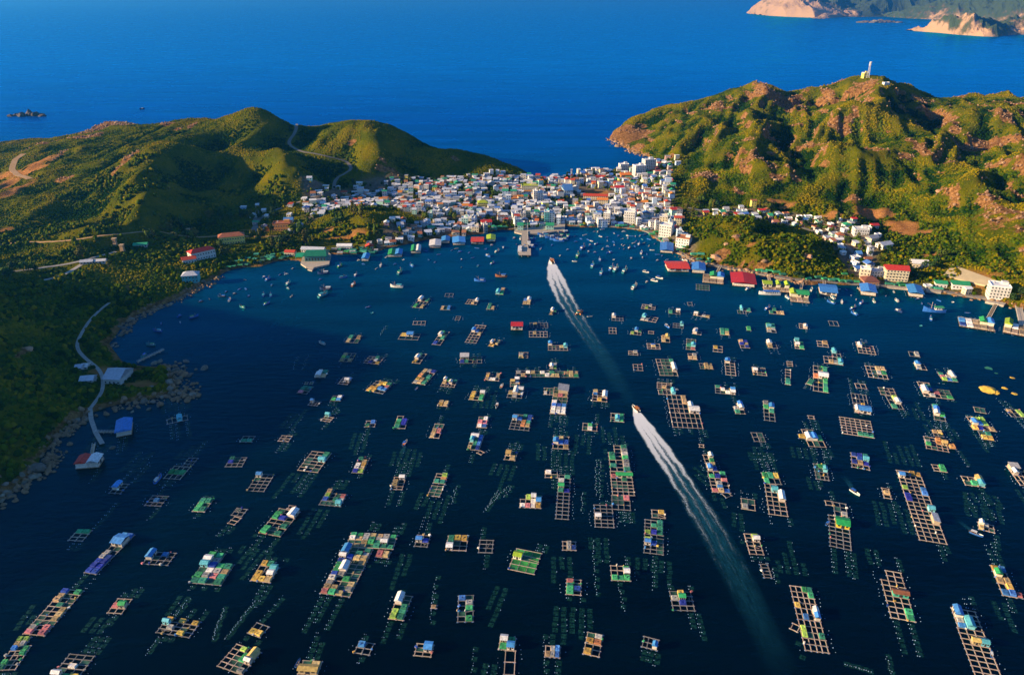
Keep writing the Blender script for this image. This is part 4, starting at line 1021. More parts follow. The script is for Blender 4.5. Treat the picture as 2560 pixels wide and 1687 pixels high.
def boat(u, v, L, head, kind, col, look=None, own=None, roofc=None, group='small boats moored in the harbour', zone='b'):
    p = W(u, v); e = new_ob({'f': 'fishing_boat', 's': 'rowing_skiff', 'v': 'speedboat', 'T': 'passenger_boat'}[kind], None)
    e.location = (p[0], p[1], 0.04); e.rotation_euler = (0, 0, R(head)); e.scale = (L, L, L)
    mh = MATS['hull_' + col]
    if kind == 'f':
        new_ob('hull', cached(('hf', col), lambda: hull_mesh(.30, .14, .13, [mh, mh, m_deckw])), e)
        rc = roofc or random.choice(['white', 'white', 'blue', 'teal', 'green'])
        def cabin():
            mb = MB(); mb.box(-.34, -.04, -.09, .09, .06, .24); return mb.mesh('cabin', m_white)
        c = new_ob('cabin', cached('cabf', cabin), e)
        def croof():
            mb = MB(); mb.box(-.40, 0.0, -.115, .115, .24, .262); return mb.mesh('roof', MATS['hull_' + rc])
        new_ob('roof', cached(('roofb', rc), croof), c)
        def cwin():
            mb = MB()
            for s in (-1, 1):
                for x in (-.3, -.2, -.1): mb.box(x - .03, x + .03, s * .0915 - .002, s * .0915 + .002, .15, .21)
            mb.box(-.0385, -.0365, -.06, .06, .15, .21); return mb.mesh('window', m_glass)
        tag(new_ob('windows', cached('winf', cwin), c), kind='stuff')
        if L > 7:
            def mast():
                mb = MB(); mb.tube([(.14, 0, .08), (.14, 0, .48)], .008, 5); mb.tube([(.14, 0, .3), (.36, 0, .42)], .005, 4); return mb.mesh('mast', m_wood)
            new_ob('mast', cached('mastf', mast), e)
        lk = f'{col} fishing boat with a {rc} cabin roof'
    elif kind == 's':
        new_ob('hull', cached(('hs', col), lambda: hull_mesh(.27, .08, .10, [mh, mh, m_deckw], .8)), e)
        def bench():
            mb = MB(); mb.box(-.25, -.18, -.1, .1, .07, .09); mb.box(.05, .11, -.1, .1, .07, .09); return mb.mesh('bench', m_wood)
        new_ob('bench', cached('bench', bench), e)
        def canopy():
            mb = MB(); mb.box(-.32, .08, -.11, .11, .26, .285)
            for x in (-.3, .06):
                for y in (-.1, .1): mb.box(x - .01, x + .01, y - .01, y + .01, .07, .26)
            return mb.mesh('canopy', MATS['hull_' + (roofc or 'white')])
        lk = f'little {col} open rowing skiff'
        if roofc: new_ob('canopy', cached(('can', roofc), canopy), e); lk = f'little {col} skiff with a {roofc} canopy'
    elif kind == 'v':
        new_ob('hull', cached(('hv', col), lambda: hull_mesh(.30, .06, .13, [mh, m_white, m_deckw], .9)), e)
        def ws():
            mb = MB(); mb.add([(.12, -.12, .1), (.12, .12, .1), (.03, .11, .2), (.03, -.11, .2), (.10, -.12, .1), (.10, .12, .1), (.01, .11, .2), (.01, -.11, .2)], [(0, 1, 2, 3), (7, 6, 5, 4), (3, 2, 6, 7)]); return mb.mesh('windshield', m_glass)
        new_ob('windshield', cached('ws', ws), e)
        def eng():
            mb = MB(); mb.box(-.56, -.49, -.05, .05, .02, .17, taper=.006); return mb.mesh('outboard_motor', m_dark)
        new_ob('outboard_motor', cached('eng', eng), e)
        def seat():
            mb = MB()
            for x in (-.35, -.22, -.09):
                mb.box(x - .03, x + .03, -.1, .1, .07, .11); mb.box(x - .04, x - .028, -.1, .1, .11, .17)
            return mb.mesh('seats', MATS['hull_orange'])
        tag(new_ob('seats', cached('seatv', seat), e), kind='stuff')
        def can():
            mb = MB(); mb.box(-.4, .02, -.125, .125, .27, .29)
            for x in (-.38, 0):
                for y in (-.11, .11): mb.box(x - .006, x + .006, y - .006, y + .006, .1, .27)
            return mb.mesh('canopy', MATS['hull_' + (roofc or 'white')])
        new_ob('canopy', cached(('canv', roofc), can), e); lk = f'{col} speedboat under way'
    else:
        new_ob('hull', cached(('hT', col), lambda: hull_mesh(.22, .07, .10, [mh, m_white, m_deckw], .9)), e)
        def cab():
            mb = MB(); mb.box(-.42, .26, -.085, .085, .05, .17); return mb.mesh('cabin', m_white)
        c = new_ob('cabin', cached('cabT', cab), e)
        def wn_(i):
            mb = MB()
            for s in (-1, 1): mb.box(-.38 + i * .1, -.31 + i * .1, s * .086 - .002, s * .086 + .002, .10, .15)
            return mb.mesh('window', m_glass)
        for i in range(6): tag(new_ob('windows', cached(('winT', i), lambda: wn_(i)), c), kind='stuff')
        def rf():
            mb = MB(); mb.box(-.46, .3, -.10, .10, .17, .185); mb.box(-.2, .1, -.07, .07, .185, .2); return mb.mesh('roof', MATS['hull_' + (roofc or 'blue')])
        new_ob('roof', cached(('rfT', roofc), rf), c); lk = f'long {col} passenger boat with a {roofc or "blue"} roof'
    later(e, look or lk, 'boat', zone, group, None, own); return e

BOATS = '''731,672,s,w 711,682,s,b 716,686,s,w 700,687,s,b 670,699,f,b 661,693,s,b 612,700,s,n 721,710,f,t 719,722,s,t 729,741,s,w 809,685,F,n 809,675,s,w 801,699,s,b 815,724,F,n 808,739,F,t
858,695,f,b 890,689,f,b 884,713,f,o 850,666,f,g 909,661,s,b 952,665,f,w 941,672,s,w 988,661,s,b 1029,665,f,b 1008,650,r,w 897,651,s,w 1071,650,s,b 1087,656,s,b 1000,682,F,t 920,768,s,b 930,783,r,t 574,751,f,w 606,769,f,t
667,760,f,b 659,739,f,b 677,740,f,b 621,741,s,b 587,735,s,n 555,742,f,n 566,730,s,n 599,723,s,b 614,723,s,b 679,714,s,t 523,748,s,n 503,754,s,n 394,828,f,b 403,810,s,b 451,808,s,b 448,791,s,b 485,793,f,b 377,863,f,t 359,891,f,t
1523,633,f,b 1457,621,F,b 1444,640,F,g 1471,630,s,b 1488,632,s,b 1506,623,s,w 1490,611,f,b 1476,613,s,b 1478,603,s,w 1501,592,s,w 1517,594,s,b 1518,602,s,w 1534,606,s,b 1535,614,s,b 1555,598,s,w 1569,597,s,b 1588,592,s,b 1584,608,s,w
1597,612,f,b 1605,599,s,t 1610,608,s,t 1560,614,s,w 1559,623,s,b 1573,621,f,n 1587,617,s,b 1554,612,s,w 1630,626,s,w 1603,633,f,w 1617,637,s,b 1606,645,s,b 1578,647,s,b 1499,651,f,b 1534,650,r,w 1644,637,s,b 1644,652,s,b 1436,654,s,w
1379,614,s,b 1361,592,F,w 1375,595,F,b 1387,600,F,b 1397,603,F,b 1407,599,F,b 1399,590,F,n 1409,583,F,n 1356,587,F,b 1418,594,F,b 1332,599,f,b 1301,598,f,w 1323,618,F,b 1291,611,s,b 1258,620,f,b 1243,629,f,w 1286,596,s,b 1230,614,s,b
1220,641,f,b 1231,659,f,b 1214,623,s,b 1253,692,F,o 1200,703,F,b 1481,666,F,t 1503,684,F,b 1529,672,F,b 1540,675,F,t 1562,679,F,t 1586,719,F,w 1617,705,s,w 1712,652,f,w 1437,591,s,b 1452,598,s,b 1485,580,s,w 1494,580,s,w 1535,584,s,w 1506,574,s,w 1613,587,s,b
1622,599,s,b 1578,591,s,b 1568,590,s,w 1130,626,s,b 1150,630,s,b 1173,632,s,b 1153,650,s,b 1182,645,s,b 1192,621,s,b 1141,622,s,w 1195,665,s,t 1153,669,s,t 1097,637,s,b 1216,623,s,b 1063,628,s,b 966,643,s,w 992,718,F,w
2077,757,f,b 2104,756,f,w 2153,759,f,b 2133,771,f,b 2135,785,f,b 2184,754,f,w 2241,752,f,w 2246,779,f,n 2334,779,X,b 2326,798,f,b 2337,763,s,b 2347,752,s,b 2304,759,s,b 2293,748,s,b 2382,756,r,w 2419,783,s,b 2234,730,s,w 2215,740,s,b 2115,724,s,b 2127,740,s,b 2098,724,r,w
2302,815,r,t 2140,750,s,b 2081,745,f,w 1871,723,f,w 2028,726,f,w 1968,745,f,w 1919,772,f,b 1448,784,f,o 1474,792,s,w 1042,971,s,b 1306,985,f,b 396,1199,f,b 2070,1308,s,b 2478,1634,s,b 745,1657,s,b 805,859,f,w 1690,975,s,w 1340,612,s,b 1352,622,s,w 1420,625,s,b 1400,640,s,w
1440,605,s,b 1462,588,s,w 1470,600,s,b 1546,590,s,b 1560,580,s,w 1590,603,s,b 1600,590,s,w 1548,622,s,b 1520,618,s,b 1622,615,s,w 1636,610,s,b 1655,640,s,b 1668,650,s,w 355,273,F,n'''
CN = {'w': 'white', 'b': 'blue', 't': 'teal', 'n': 'navy', 'g': 'green', 'o': 'brown'}
def basket(u, v, col):
    p = W(u, v); mb = MB(); rings = [(0.0, -.05), (.75, .02), (.95, .45), (.85, .45), (.7, .15), (0.0, .12)]; k = 12
    vs = [(r_ * math.cos(2 * math.pi * j / k), r_ * math.sin(2 * math.pi * j / k), z) for r_, z in rings for j in range(k)]
    mb.add(vs, [(i * k + j, i * k + (j + 1) % k, (i + 1) * k + (j + 1) % k, (i + 1) * k + j) for i in range(len(rings) - 1) for j in range(k)])
    o = new_ob('basket_boat', cached(('bask', col), lambda: mb.mesh('basket_boat', MATS['hull_' + col]))); o.location = p; o.scale = (1.3, 1.3, 1.3)
    later(o, f'round {col} basket boat afloat', 'boat', 'b', 'small boats moored in the harbour')
rb = random.Random(5)
for tok in BOATS.split():
    u, v, k, c = tok.split(','); u, v = float(u), float(v); col = CN[c]
    hd = rb.gauss(60, 28) if rb.random() < .6 else rb.uniform(0, 360)
    if k == 'r': basket(u, v, col); continue
    if k == 's':
        L = rb.uniform(3.6, 5.2) * (1.1 if v < 660 else 1.0); boat(u, v, L, hd, 's', col, roofc=rb.choice([None, 'white', 'blue', None]))
    elif k == 'f': boat(u, v, rb.uniform(6.8, 8.6), hd, 'f', col)
    elif k == 'F': boat(u, v, rb.uniform(11, 13), {992: 172, 1253: 176, 1200: 174, 809: 185, 815: 180}.get(int(u), rb.choice([170, 190, 60, 75, 240])), 'f', col)
    else: boat(u, v, 19, 172, 'f', col, own='big blue fishing boat with a tall mast off the right shore')
boat(1300, 628, 22, 88, 'T', 'white', own='white ferry lying along the left side of the long concrete pier', roofc='white')
boat(1322, 612, 17, 88, 'f', 'navy', own='dark fishing boat lying along the right side of the long concrete pier')
boat(1923, 736, 20, 176, 'T', 'white', own='long white passenger boat with blue roof moored before the lime canopies', roofc='blue')
boat(1379, 655, 13.5, 101, 'v', 'white', own='white speedboat racing toward the town at the head of the upper wake', roofc='orange')
boat(1588.5, 1023, 9.0, 112, 'v', 'white', own='white speedboat with orange canopy at the head of the lower wake', roofc='orange')
boat(1448, 783.6, 7.5, 285, 'v', 'orange', own='orange and white motor boat heading down the foam of the upper wake', roofc='orange')
boat(1013, 1108, 6.5, 75, 'v', 'blue', own='blue motor boat with a short pale wake left of the pale gold rafts', roofc='blue')
boat(2137, 1232, 6.5, -62, 'v', 'white', own='small motor boat with a fading wake on the right side', roofc='blue')
boat(2440, 1336, 6.5, -42, 'v', 'blue', own='small motor boat heading to the lower right corner', roofc='white')
boat(1254.6, 966, 6, 75, 'v', 'white', own='small motor boat passing below the crosswise raft row', roofc='white')
boat(1242, 1016, 6, 260, 'v', 'white', own='small white motor boat approaching between the gold-tarped rafts', roofc='white')
boat(1636, 703, 7.5, -40, 'v', 'white', own='small motor boat trailing foam, foremost of the three in the harbour', roofc='white')
boat(1648.7, 696, 8, -45, 'v', 'white', own='small motor boat trailing foam, beside the red-striped float roof', roofc='blue')
boat(1614.7, 681, 7, -40, 'v', 'white', own='small motor boat trailing foam, hindmost of the three in the harbour', roofc='white')
boat(1668, 817, 6.5, -70, 'v', 'blue', own='small blue motor boat with a short wake among the rafts', roofc='white')

# ------------------------------------------------------------------ wakes: sheets of foam and churned water lying on the sea
def foam_material(name, gain, rails, churn):
    m = bpy.data.materials.new(name); m.use_nodes = True; nt = m.node_tree; n = nt.nodes; l = nt.links; b = n['Principled BSDF']; b.inputs['Roughness'].default_value = .8
    uv = n.new('ShaderNodeAttribute'); uv.attribute_name = 's'; ut = n.new('ShaderNodeAttribute'); ut.attribute_name = 't'
    ge = n.new('ShaderNodeNewGeometry')
    def M(op, a, c=None, d=None, clamp=False):
        q = n.new('ShaderNodeMath'); q.operation = op; q.use_clamp = clamp
        for i, x in enumerate((a, c, d)):
            if x is None: continue
            if isinstance(x, (int, float)): q.inputs[i].default_value = x
            else: l.new(x, q.inputs[i])
        return q.outputs[0]
    s, t = uv.outputs['Fac'], ut.outputs['Fac']
    tx = n.new('ShaderNodeTexNoise'); tx.inputs['Scale'].default_value = .9; tx.inputs['Detail'].default_value = 8; tx.inputs['Roughness'].default_value = .78; l.new(ge.outputs['Position'], tx.inputs['Vector'])
    t2 = n.new('ShaderNodeTexNoise'); t2.inputs['Scale'].default_value = .10; t2.inputs['Detail'].default_value = 5; l.new(ge.outputs['Position'], t2.inputs['Vector'])
    # streaks drawn out along the track
    cb = n.new('ShaderNodeCombineXYZ'); ln_ = n.new('ShaderNodeAttribute'); ln_.attribute_name = 'len'
    l.new(M('MULTIPLY', s, 9.0), cb.inputs[0]); l.new(M('MULTIPLY', ln_.outputs['Fac'], .11), cb.inputs[1])
    t3 = n.new('ShaderNodeTexNoise'); t3.inputs['Scale'].default_value = 1.0; t3.inputs['Detail'].default_value = 5; t3.inputs['Roughness'].default_value = .65; l.new(cb.outputs[0], t3.inputs['Vector'])
    wob = M('MULTIPLY_ADD', M('SUBTRACT', t2.outputs['Fac'], .5), .45, s)
    rail = None
    for (pos, wd, amp) in rails:
        d = M('ABSOLUTE', M('SUBTRACT', wob, pos)); r_ = M('MULTIPLY', M('SUBTRACT', 1, M('DIVIDE', d, wd), None, True), amp); rail = r_ if rail is None else M('MAXIMUM', rail, r_)
    inv = M('SUBTRACT', 1, t, None, True)
    fade = M('POWER', inv, 1.0)
    edge = M('MULTIPLY', M('SUBTRACT', 1, M('POWER', M('ABSOLUTE', wob), 4.0), None, True), 1.6, None, True)
    core = M('SUBTRACT', 1, M('MULTIPLY', t, 2.6), None, True)
    tex = M('ADD', M('MULTIPLY', tx.outputs['Fac'], .6), M('MULTIPLY', t3.outputs['Fac'], .4))
    dens = M('MULTIPLY', M('ADD', M('MULTIPLY', M('MULTIPLY_ADD', rail, .75, .16), fade), M('MULTIPLY', core, .45)), gain)
    foam = M('MULTIPLY', M('SUBTRACT', M('ADD', M('MULTIPLY', dens, .55), tex), .67), 4.2, None, True)
    foam = M('MULTIPLY', M('MULTIPLY', foam, edge), M('MULTIPLY_ADD', M('POWER', inv, .55), .95, .03), None, True)
    ch = M('MULTIPLY', M('MULTIPLY', M('SUBTRACT', 1, M('POWER', M('ABSOLUTE', s), 2.0), None, True), M('POWER', inv, .8)), churn, None, True)
    ch = M('MULTIPLY', ch, M('MULTIPLY_ADD', t3.outputs['Fac'], 2.2, -.5, True), None, True)
    c = n.new('ShaderNodeMix'); c.data_type = 'RGBA'; c.inputs[6].default_value = (.004, .17, .26, 1); c.inputs[7].default_value = (.8, .8, .8, 1); l.new(foam, c.inputs[0]); l.new(c.outputs[2], b.inputs['Base Color'])
    al = M('MAXIMUM', foam, ch); l.new(al, b.inputs['Alpha']); return m
def wake(pts, label, m, z=.06):
    """pts: (u, v, half width in metres)"""
    P3 = [W(u, v) for u, v, w in pts]; hw = [w for *_, w in pts]
    L = np.cumsum([0] + [np.hypot(*(P3[i + 1] - P3[i])[:2]) for i in range(len(P3) - 1)]); n = 90; tt = np.linspace(0, L[-1], n)
    x = np.interp(tt, L, [p[0] for p in P3]); y = np.interp(tt, L, [p[1] for p in P3]); w = np.interp(tt, L, hw) * (1 + .10 * (fbm(tt + 500, tt * 0 + len(pts) * 9., 22, 5, 3) - .5) * 2)
    for _ in range(4):
        x[1:-1] = (x[:-2] + 2 * x[1:-1] + x[2:]) / 4; y[1:-1] = (y[:-2] + 2 * y[1:-1] + y[2:]) / 4
    dx = np.gradient(x); dy = np.gradient(y); q = np.hypot(dx, dy); nx_, ny_ = dy / q, -dx / q; k = 9; sv = np.linspace(-1, 1, k)
    V = np.stack([x[:, None] + nx_[:, None] * w[:, None] * sv, y[:, None] + ny_[:, None] * w[:, None] * sv, np.full((n, k), z)], -1)
    I = np.arange(n * k).reshape(n, k); F = np.stack([I[:-1, :-1], I[1:, :-1], I[1:, 1:], I[:-1, 1:]], -1).reshape(-1, 4)
    o = new_ob('boat_wake', np_mesh('boat_wake', V.reshape(-1, 3), F, m, {'s': np.tile(sv, n), 't': np.repeat(tt / L[-1], k), 'len': np.repeat(tt, k)}, True))
    o['label'] = label; o['category'] = 'wake'; o['group'] = 'foam trails behind moving boats'
foam1 = foam_material('foam_strong', 1.7, [(-.62, .3, .72), (.62, .3, .72), (0.0, .24, .6)], .78)
foam2 = foam_material('foam_thin', .55, [(-.5, .3, .6), (.5, .3, .6)], .5)
wake([(1377, 648, 1.5), (1379, 658, 4.2), (1383, 675, 7.5), (1391, 700, 9.5), (1404, 730, 10.5), (1418, 757, 10), (1434, 783, 9.5), (1452, 812, 9), (1475, 845, 8.5), (1502, 882, 8.5), (1532, 930, 8), (1562, 985, 7.5), (1583, 1018, 7)],
     'long white foam trail running from the upper speedboat down the bay', foam1)
wake([(1586, 1019, 1.0), (1591, 1030, 2.6), (1604, 1056, 5.5), (1626, 1088, 7.0), (1655, 1130, 7.6), (1684, 1172, 7.6), (1712, 1215, 7.8), (1742, 1262, 8.2), (1772, 1310, 8.6), (1800, 1360, 9), (1838, 1428, 9), (1873, 1500, 8.6), (1905, 1565, 8), (1940, 1640, 8), (1965, 1700, 8)],
     'broad white foam trail running from the lower speedboat to the bottom edge', foam1, .07)
for pts, lb in [([(1012, 1113, .8), (1009, 1125, 1.6), (1006, 1138, 1.8)], 'short pale wake behind the blue motor boat'), ([(2134, 1228, .8), (2124, 1210, 2), (2110, 1190, 2.2)], 'fading wake behind the small motor boat on the right side'),
    ([(2436, 1332, .8), (2420, 1320, 1.6), (2395, 1300, 1.8)], 'thin wake behind the motor boat heading to the lower right corner'), ([(1633, 701, .8), (1618, 691, 2), (1602, 675, 2)], 'foam trail behind the foremost of three small harbour motor boats'),
    ([(1646, 694, .8), (1638, 689, 2)], 'stub of foam behind the motor boat beside the red-striped float'), ([(1612, 679, .8), (1604, 671, 1.8)], 'foam behind the hindmost of three small harbour motor boats'), ([(1666, 813, .8), (1662, 803, 1.6)], 'short wake of the blue motor boat among rafts')]:
    wake(pts, lb, foam2)
# surf round the islet and the cape
def surf(pts, label, hw):
    wake([(u, v, hw) for u, v in pts], label, foam2, .08)

# ------------------------------------------------------------------ net floats and sunken cages round the rafts
def in_raft(x, y, m=.6):
    for (cx, cy, a, w, d) in RAFT_RECTS:
        if abs(x - cx) + abs(y - cy) > w + d + 4: continue
        c, s_ = math.cos(a), math.sin(a); dx, dy = x - cx, y - cy
        if abs(dx * c + dy * s_) < w / 2 + m and abs(-dx * s_ + dy * c) < d / 2 + m: return True
    return False
FL = []; CAGES = []; rf = random.Random(17)
for (cx, cy, a, w, d) in RAFT_RECTS:
    u, v = pix(cx, cy, 0)
    if v < 690 or rf.random() < .2: continue
    c, s_ = math.cos(a), math.sin(a); nl = max(1, int(w / 3.2))
    for side in ((-1, 1) if rf.random() < .55 else (rf.choice([-1, 1]),)):
        ln = rf.choice([6, 9, 12, 16, 24]) if v > 1000 else rf.choice([4, 8, 10])
        for q in range(nl + 1):
            if rf.random() < .42: continue
            lx = (q - nl / 2) * 3.2 + rf.uniform(-.3, .3); l_ = ln * rf.uniform(.6, 1.1); y = 2.0
            while y < l_:
                ly = side * (d / 2 + y); FL.append((cx + lx * c - ly * s_, cy + lx * s_ + ly * c))
                if rf.random() < .5: FL.append((cx + (lx + .9) * c - ly * s_, cy + (lx + .9) * s_ + ly * c))
                y += rf.uniform(1.9, 4.2)
            if v > 900 and rf.random() < .95:
                y = 2.5
                while y < l_ - 1: ly = side * (d / 2 + y); CAGES.append((cx + (lx + 1.4) * c - ly * s_, cy + (lx + 1.4) * s_ + ly * c, a)); y += 3.3
    if v > 1050 and rf.random() < .55:      # a faint field of sunken cages off one end of the raft
        sd = rf.choice([-1, 1]); off = rf.uniform(4, 14)
        for q in range(rf.randint(2, 5)):
            for p in range(rf.randint(3, 8)):
                ly = sd * (d / 2 + off + p * 3.2); lx = (q - 2) * 4.0 + rf.uniform(-.3, .3); CAGES.append((cx + lx * c - ly * s_, cy + lx * s_ + ly * c, a))
                if rf.random() < .4: FL.append((cx + (lx + 1.5) * c - ly * s_, cy + (lx + 1.5) * s_ + ly * c))
    for side in (-1, 1):
        if rf.random() < .5: continue
        for q in range(int(d / 2.4)):
            if rf.random() < .25: continue
            lx = side * (w / 2 + rf.uniform(1.8, 3.2)); ly = (q + .5) * 2.4 - d / 2; FL.append((cx + lx * c - ly * s_, cy + lx * s_ + ly * c))
for (u0, v0, u1, v1, n_) in [(1270,1215,1215,1270,22),(1245,1225,1210,1280,20),(1278,1215,1260,1245,8),(1140,1215,1130,1260,14),(1490,1150,1490,1240,24),(1500,1150,1500,1250,24),(1455,1230,1455,1285,12),(745,890,730,925,10),(770,888,755,925,10),(965,815,950,838,12),
    (1482,1350,1490,1490,22),(1358,1590,1365,1687,14),(1090,1440,1075,1560,16),(1185,1620,1180,1687,8),(640,1500,560,1600,30),(560,1520,530,1600,22),(1546,1460,1560,1530,12),(1930,1420,1940,1460,8),(470,1500,360,1640,30),(2115,1660,2180,1680,18),(2215,1640,2230,1687,10)]:
    for i in range(n_):
        t = (i + rf.random() * .6) / n_; p = W(u0 + (u1 - u0) * t + rf.uniform(-3, 3), v0 + (v1 - v0) * t)
        FL.append((p[0], p[1]))
        if i % 3 == 0: CAGES.append((p[0] + .8, p[1], -.25))
WK = np.array([W(u, v)[:2] for u, v in ((1586, 1019), (1604, 1056), (1655, 1130), (1712, 1215), (1772, 1310), (1838, 1428), (1905, 1565), (1965, 1700))]); WK2 = np.array([W(u, v)[:2] for u, v in ((1377, 648), (1391, 700), (1418, 757), (1452, 812), (1502, 882), (1562, 985), (1583, 1018))])
def off_wake(L): q = np.array([l[:2] for l in L]); k = (seg_dist(q, WK, False) > 11) & (seg_dist(q, WK2, False) > 12); return [l for l, b_ in zip(L, k) if b_]
FL = off_wake(FL); CAGES = off_wake(CAGES)
FL = [f for f in FL if not in_raft(*f)]; CAGES = [c for c in CAGES if not in_raft(c[0], c[1], 1.8)]
FL = [f for f in FL if -60 < pix(f[0], f[1], 0)[0] < 2620]
FL.sort(key=lambda f: f[1])
m_float = mat('white_float', (0.17, 0.25, 0.38), 0.5, jit=.8)
def ball():
    import bmesh
    bm = bmesh.new(); bmesh.ops.create_icosphere(bm, subdivisions=1, radius=.2); me = bpy.data.meshes.new('net_float'); bm.to_mesh(me); bm.free(); me.materials.append(m_float); return me
BALL = ball()
for f in FL[:290]:
    o = new_ob('net_float', BALL); o.location = (f[0], f[1], .1); o.scale = (1, 1, .9) if rf.random() < .8 else (1.35, 1.35, 1.1)
    tag(o, 'small round white float bobbing on the dark water beside the rafts', 'float', 'net floats around the rafts')
if len(FL) > 290:
    base = np.array([v.co[:] for v in BALL.vertices]); tri = np.array([p.vertices[:] for p in BALL.polygons]); r_ = np.array(FL[290:])
    V = base[None] * rng.uniform(.8, 1.25, (len(r_), 1, 1)) + np.concatenate([r_, np.full((len(r_), 1), .1)], 1)[:, None, :]
    Fq = (np.arange(len(r_))[:, None, None] * len(base) + tri[None]).reshape(-1, 3)
    tag(new_ob('net_floats', np_mesh('net_floats', V.reshape(-1, 3), Fq, m_float)), kind='stuff')
def cage_material():
    m = bpy.data.materials.new('sunken_net'); m.use_nodes = True; n = m.node_tree.nodes; b = n['Principled BSDF']
    b.inputs['Base Color'].default_value = (.008, .085, .055, 1); b.inputs['Roughness'].default_value = .5
    ge = n.new('ShaderNodeNewGeometry'); t = n.new('ShaderNodeTexNoise'); t.inputs['Scale'].default_value = .8; m.node_tree.links.new(ge.outputs['Position'], t.inputs['Vector'])
    mr = n.new('ShaderNodeMapRange'); mr.inputs[1].default_value = .35; mr.inputs[2].default_value = .7; mr.inputs[3].default_value = .08; mr.inputs[4].default_value = .6; m.node_tree.links.new(t.outputs['Fac'], mr.inputs[0]); m.node_tree.links.new(mr.outputs[0], b.inputs['Alpha']); return m
mb = MB()
for (x, y, a) in CAGES:
    c, s_ = math.cos(a), math.sin(a); z = .04
    mb.add([(x + c * p - s_ * q, y + s_ * p + c * q, z) for p, q in ((-1.2, -1.3), (1.2, -1.3), (1.2, 1.3), (-1.2, 1.3))], [(0, 1, 2, 3)])
tag(mb.build('sunken_cages', cage_material()), kind='stuff')

# ------------------------------------------------------------------ roads, jetties, pier
m_road = mat('road_concrete', (0.20, 0.18, 0.16), .9, nz=.2, nscale=.4); m_path = mat('pale_path', (0.36, 0.33, 0.29), .9, nz=.2, nscale=.5)
m_dirt = mat('dirt_track', (0.40, 0.24, 0.11), .95, nz=.25, nscale=.4)
for X, Y, H, wd, nm, mm in ROADLINES:
    n = len(X); dx, dy = np.gradient(X), np.gradient(Y); q = np.hypot(dx, dy) + 1e-6; a, b = dy / q, -dx / q; sv = np.array([-1, -.5, 0, .5, 1]) * wd / 2
    XX_ = X[:, None] + a[:, None] * sv; YY_ = Y[:, None] + b[:, None] * sv; G_ = ground(XX_, YY_)
    ZZ_ = np.maximum(G_.max(1, keepdims=True), H[:, None]) + .18 + 0 * sv
    V = np.stack([XX_, YY_, ZZ_], -1).reshape(-1, 3); I = np.arange(n * 5).reshape(n, 5)
    F = np.stack([I[:-1, :-1], I[1:, :-1], I[1:, 1:], I[:-1, 1:]], -1).reshape(-1, 4)
    Vs = V.reshape(n, 5, 3); s0, s1 = Vs[:, 0].copy(), Vs[:, 4].copy(); s0[:, 2] -= 1.5; s1[:, 2] -= 1.5; o = n * 5; r = np.arange(n - 1)
    V = np.vstack([V, s0, s1]); F = np.vstack([F, np.stack([o + r, o + r + 1, I[1:, 0], I[:-1, 0]], 1), np.stack([o + n + r + 1, o + n + r, I[:-1, 4], I[1:, 4]], 1)])
    tag(new_ob(nm, np_mesh(nm, V, F, {'m_path': m_path, 'm_road': m_road, 'm_dirt': m_dirt}[mm])), kind='structure')

def deck_between(a, b, width, z, name, m, label, cat, own_z=None, rails=True, step=6.0):
    a, b = W(*a), W(*b); d = b - a; L = np.hypot(d[0], d[1]); e = new_ob(name, None); e.location = (a[0], a[1], 0); e.rotation_euler = (0, 0, math.atan2(d[1], d[0]))
    mb = MB(); mb.box(0, L, -width / 2, width / 2, z - .3, z); mb.build('deck', m, e)
    n = int(L / step) + 1
    cyl = cached(('pile', round(z, 1)), lambda: (lambda q: (q.tube([(0, 0, -3), (0, 0, z - .3)], .22, 6), q.mesh('pile', m_conc))[1])(MB()))
    for i in range(n):
        for s_ in (-1, 1):
            p = new_ob('pile', cyl, e); p.location = (min(i * step + .4, L - .4), s_ * (width / 2 - .3), 0)
    if rails:
        for s_ in (-1, 1):
            mb = MB(); y = s_ * (width / 2 - .06); mb.box(0, L, y - .04, y + .04, z + .92, z + 1.0)
            for i in range(int(L / 2) + 1): mb.box(min(i * 2, L - .1), min(i * 2, L - .1) + .08, y - .04, y + .04, z, z + .93)
            mb.build('railing', m_white, e)
    e['label'] = label; e['category'] = cat; e['group'] = 'piers and gangways'; return e
pier = deck_between((1312, 643), (1312, 582), 7.5, 2.4, 'pier', m_conc, 'long concrete pier running out from the town waterfront', 'pier', rails=False, step=9)
mbp = MB(); mbp.box(0, 22, -6.5, 6.5, 2.0, 2.5); mbp.build('pier_head', m_conc, pier)
for i in range(6):
    mbp = MB(); mbp.tube([(14 + i * 18, -3.4, 2.4), (14 + i * 18, -3.4, 8.2), (14 + i * 18, -1.9, 8.5)], .12, 5); mbp.build('lamp_post', m_white, pier)
for (a, b, w_, lb) in [((1801,668),(1788,692),2.4,'gangway to the blue and green float restaurant'),((1852,677),(1849,694),2.4,'gangway to the deep red restaurant'),((1920,690),(1925,714),2.4,'gangway to the lime canopied float'),((2006,708),(2000,734),2.4,'gangway to the green and lime platform'),
   ((2059,706),(2062,722),2.4,'gangway to the blue-roofed float by the green awnings'),((2492,758),(2468,802),3.0,'long railed gangway below the white seaside hotel'),((2545,768),(2556,818),5.0,'broad concrete jetty at the right edge'),((1722,668),(1752,662),2.0,'thin gangway to the red-striped roof float'),
   ((239,1083),(297,1083),1.6,'straight gangway to the blue-roofed stilt house'),((236,1113),(229,1151),1.8,'gangway to the red and white float house'),((344,908),(410,877),1.4,'thin timber jetty beside the boulder point'),((2145,722),(2155,732),2.4,'gangway under the brown pavilion')]:
    deck_between(a, b, w_, 1.2, 'gangway', m_conc if w_ > 3 else MATS['pal_d'], lb, 'gangway', step=5)
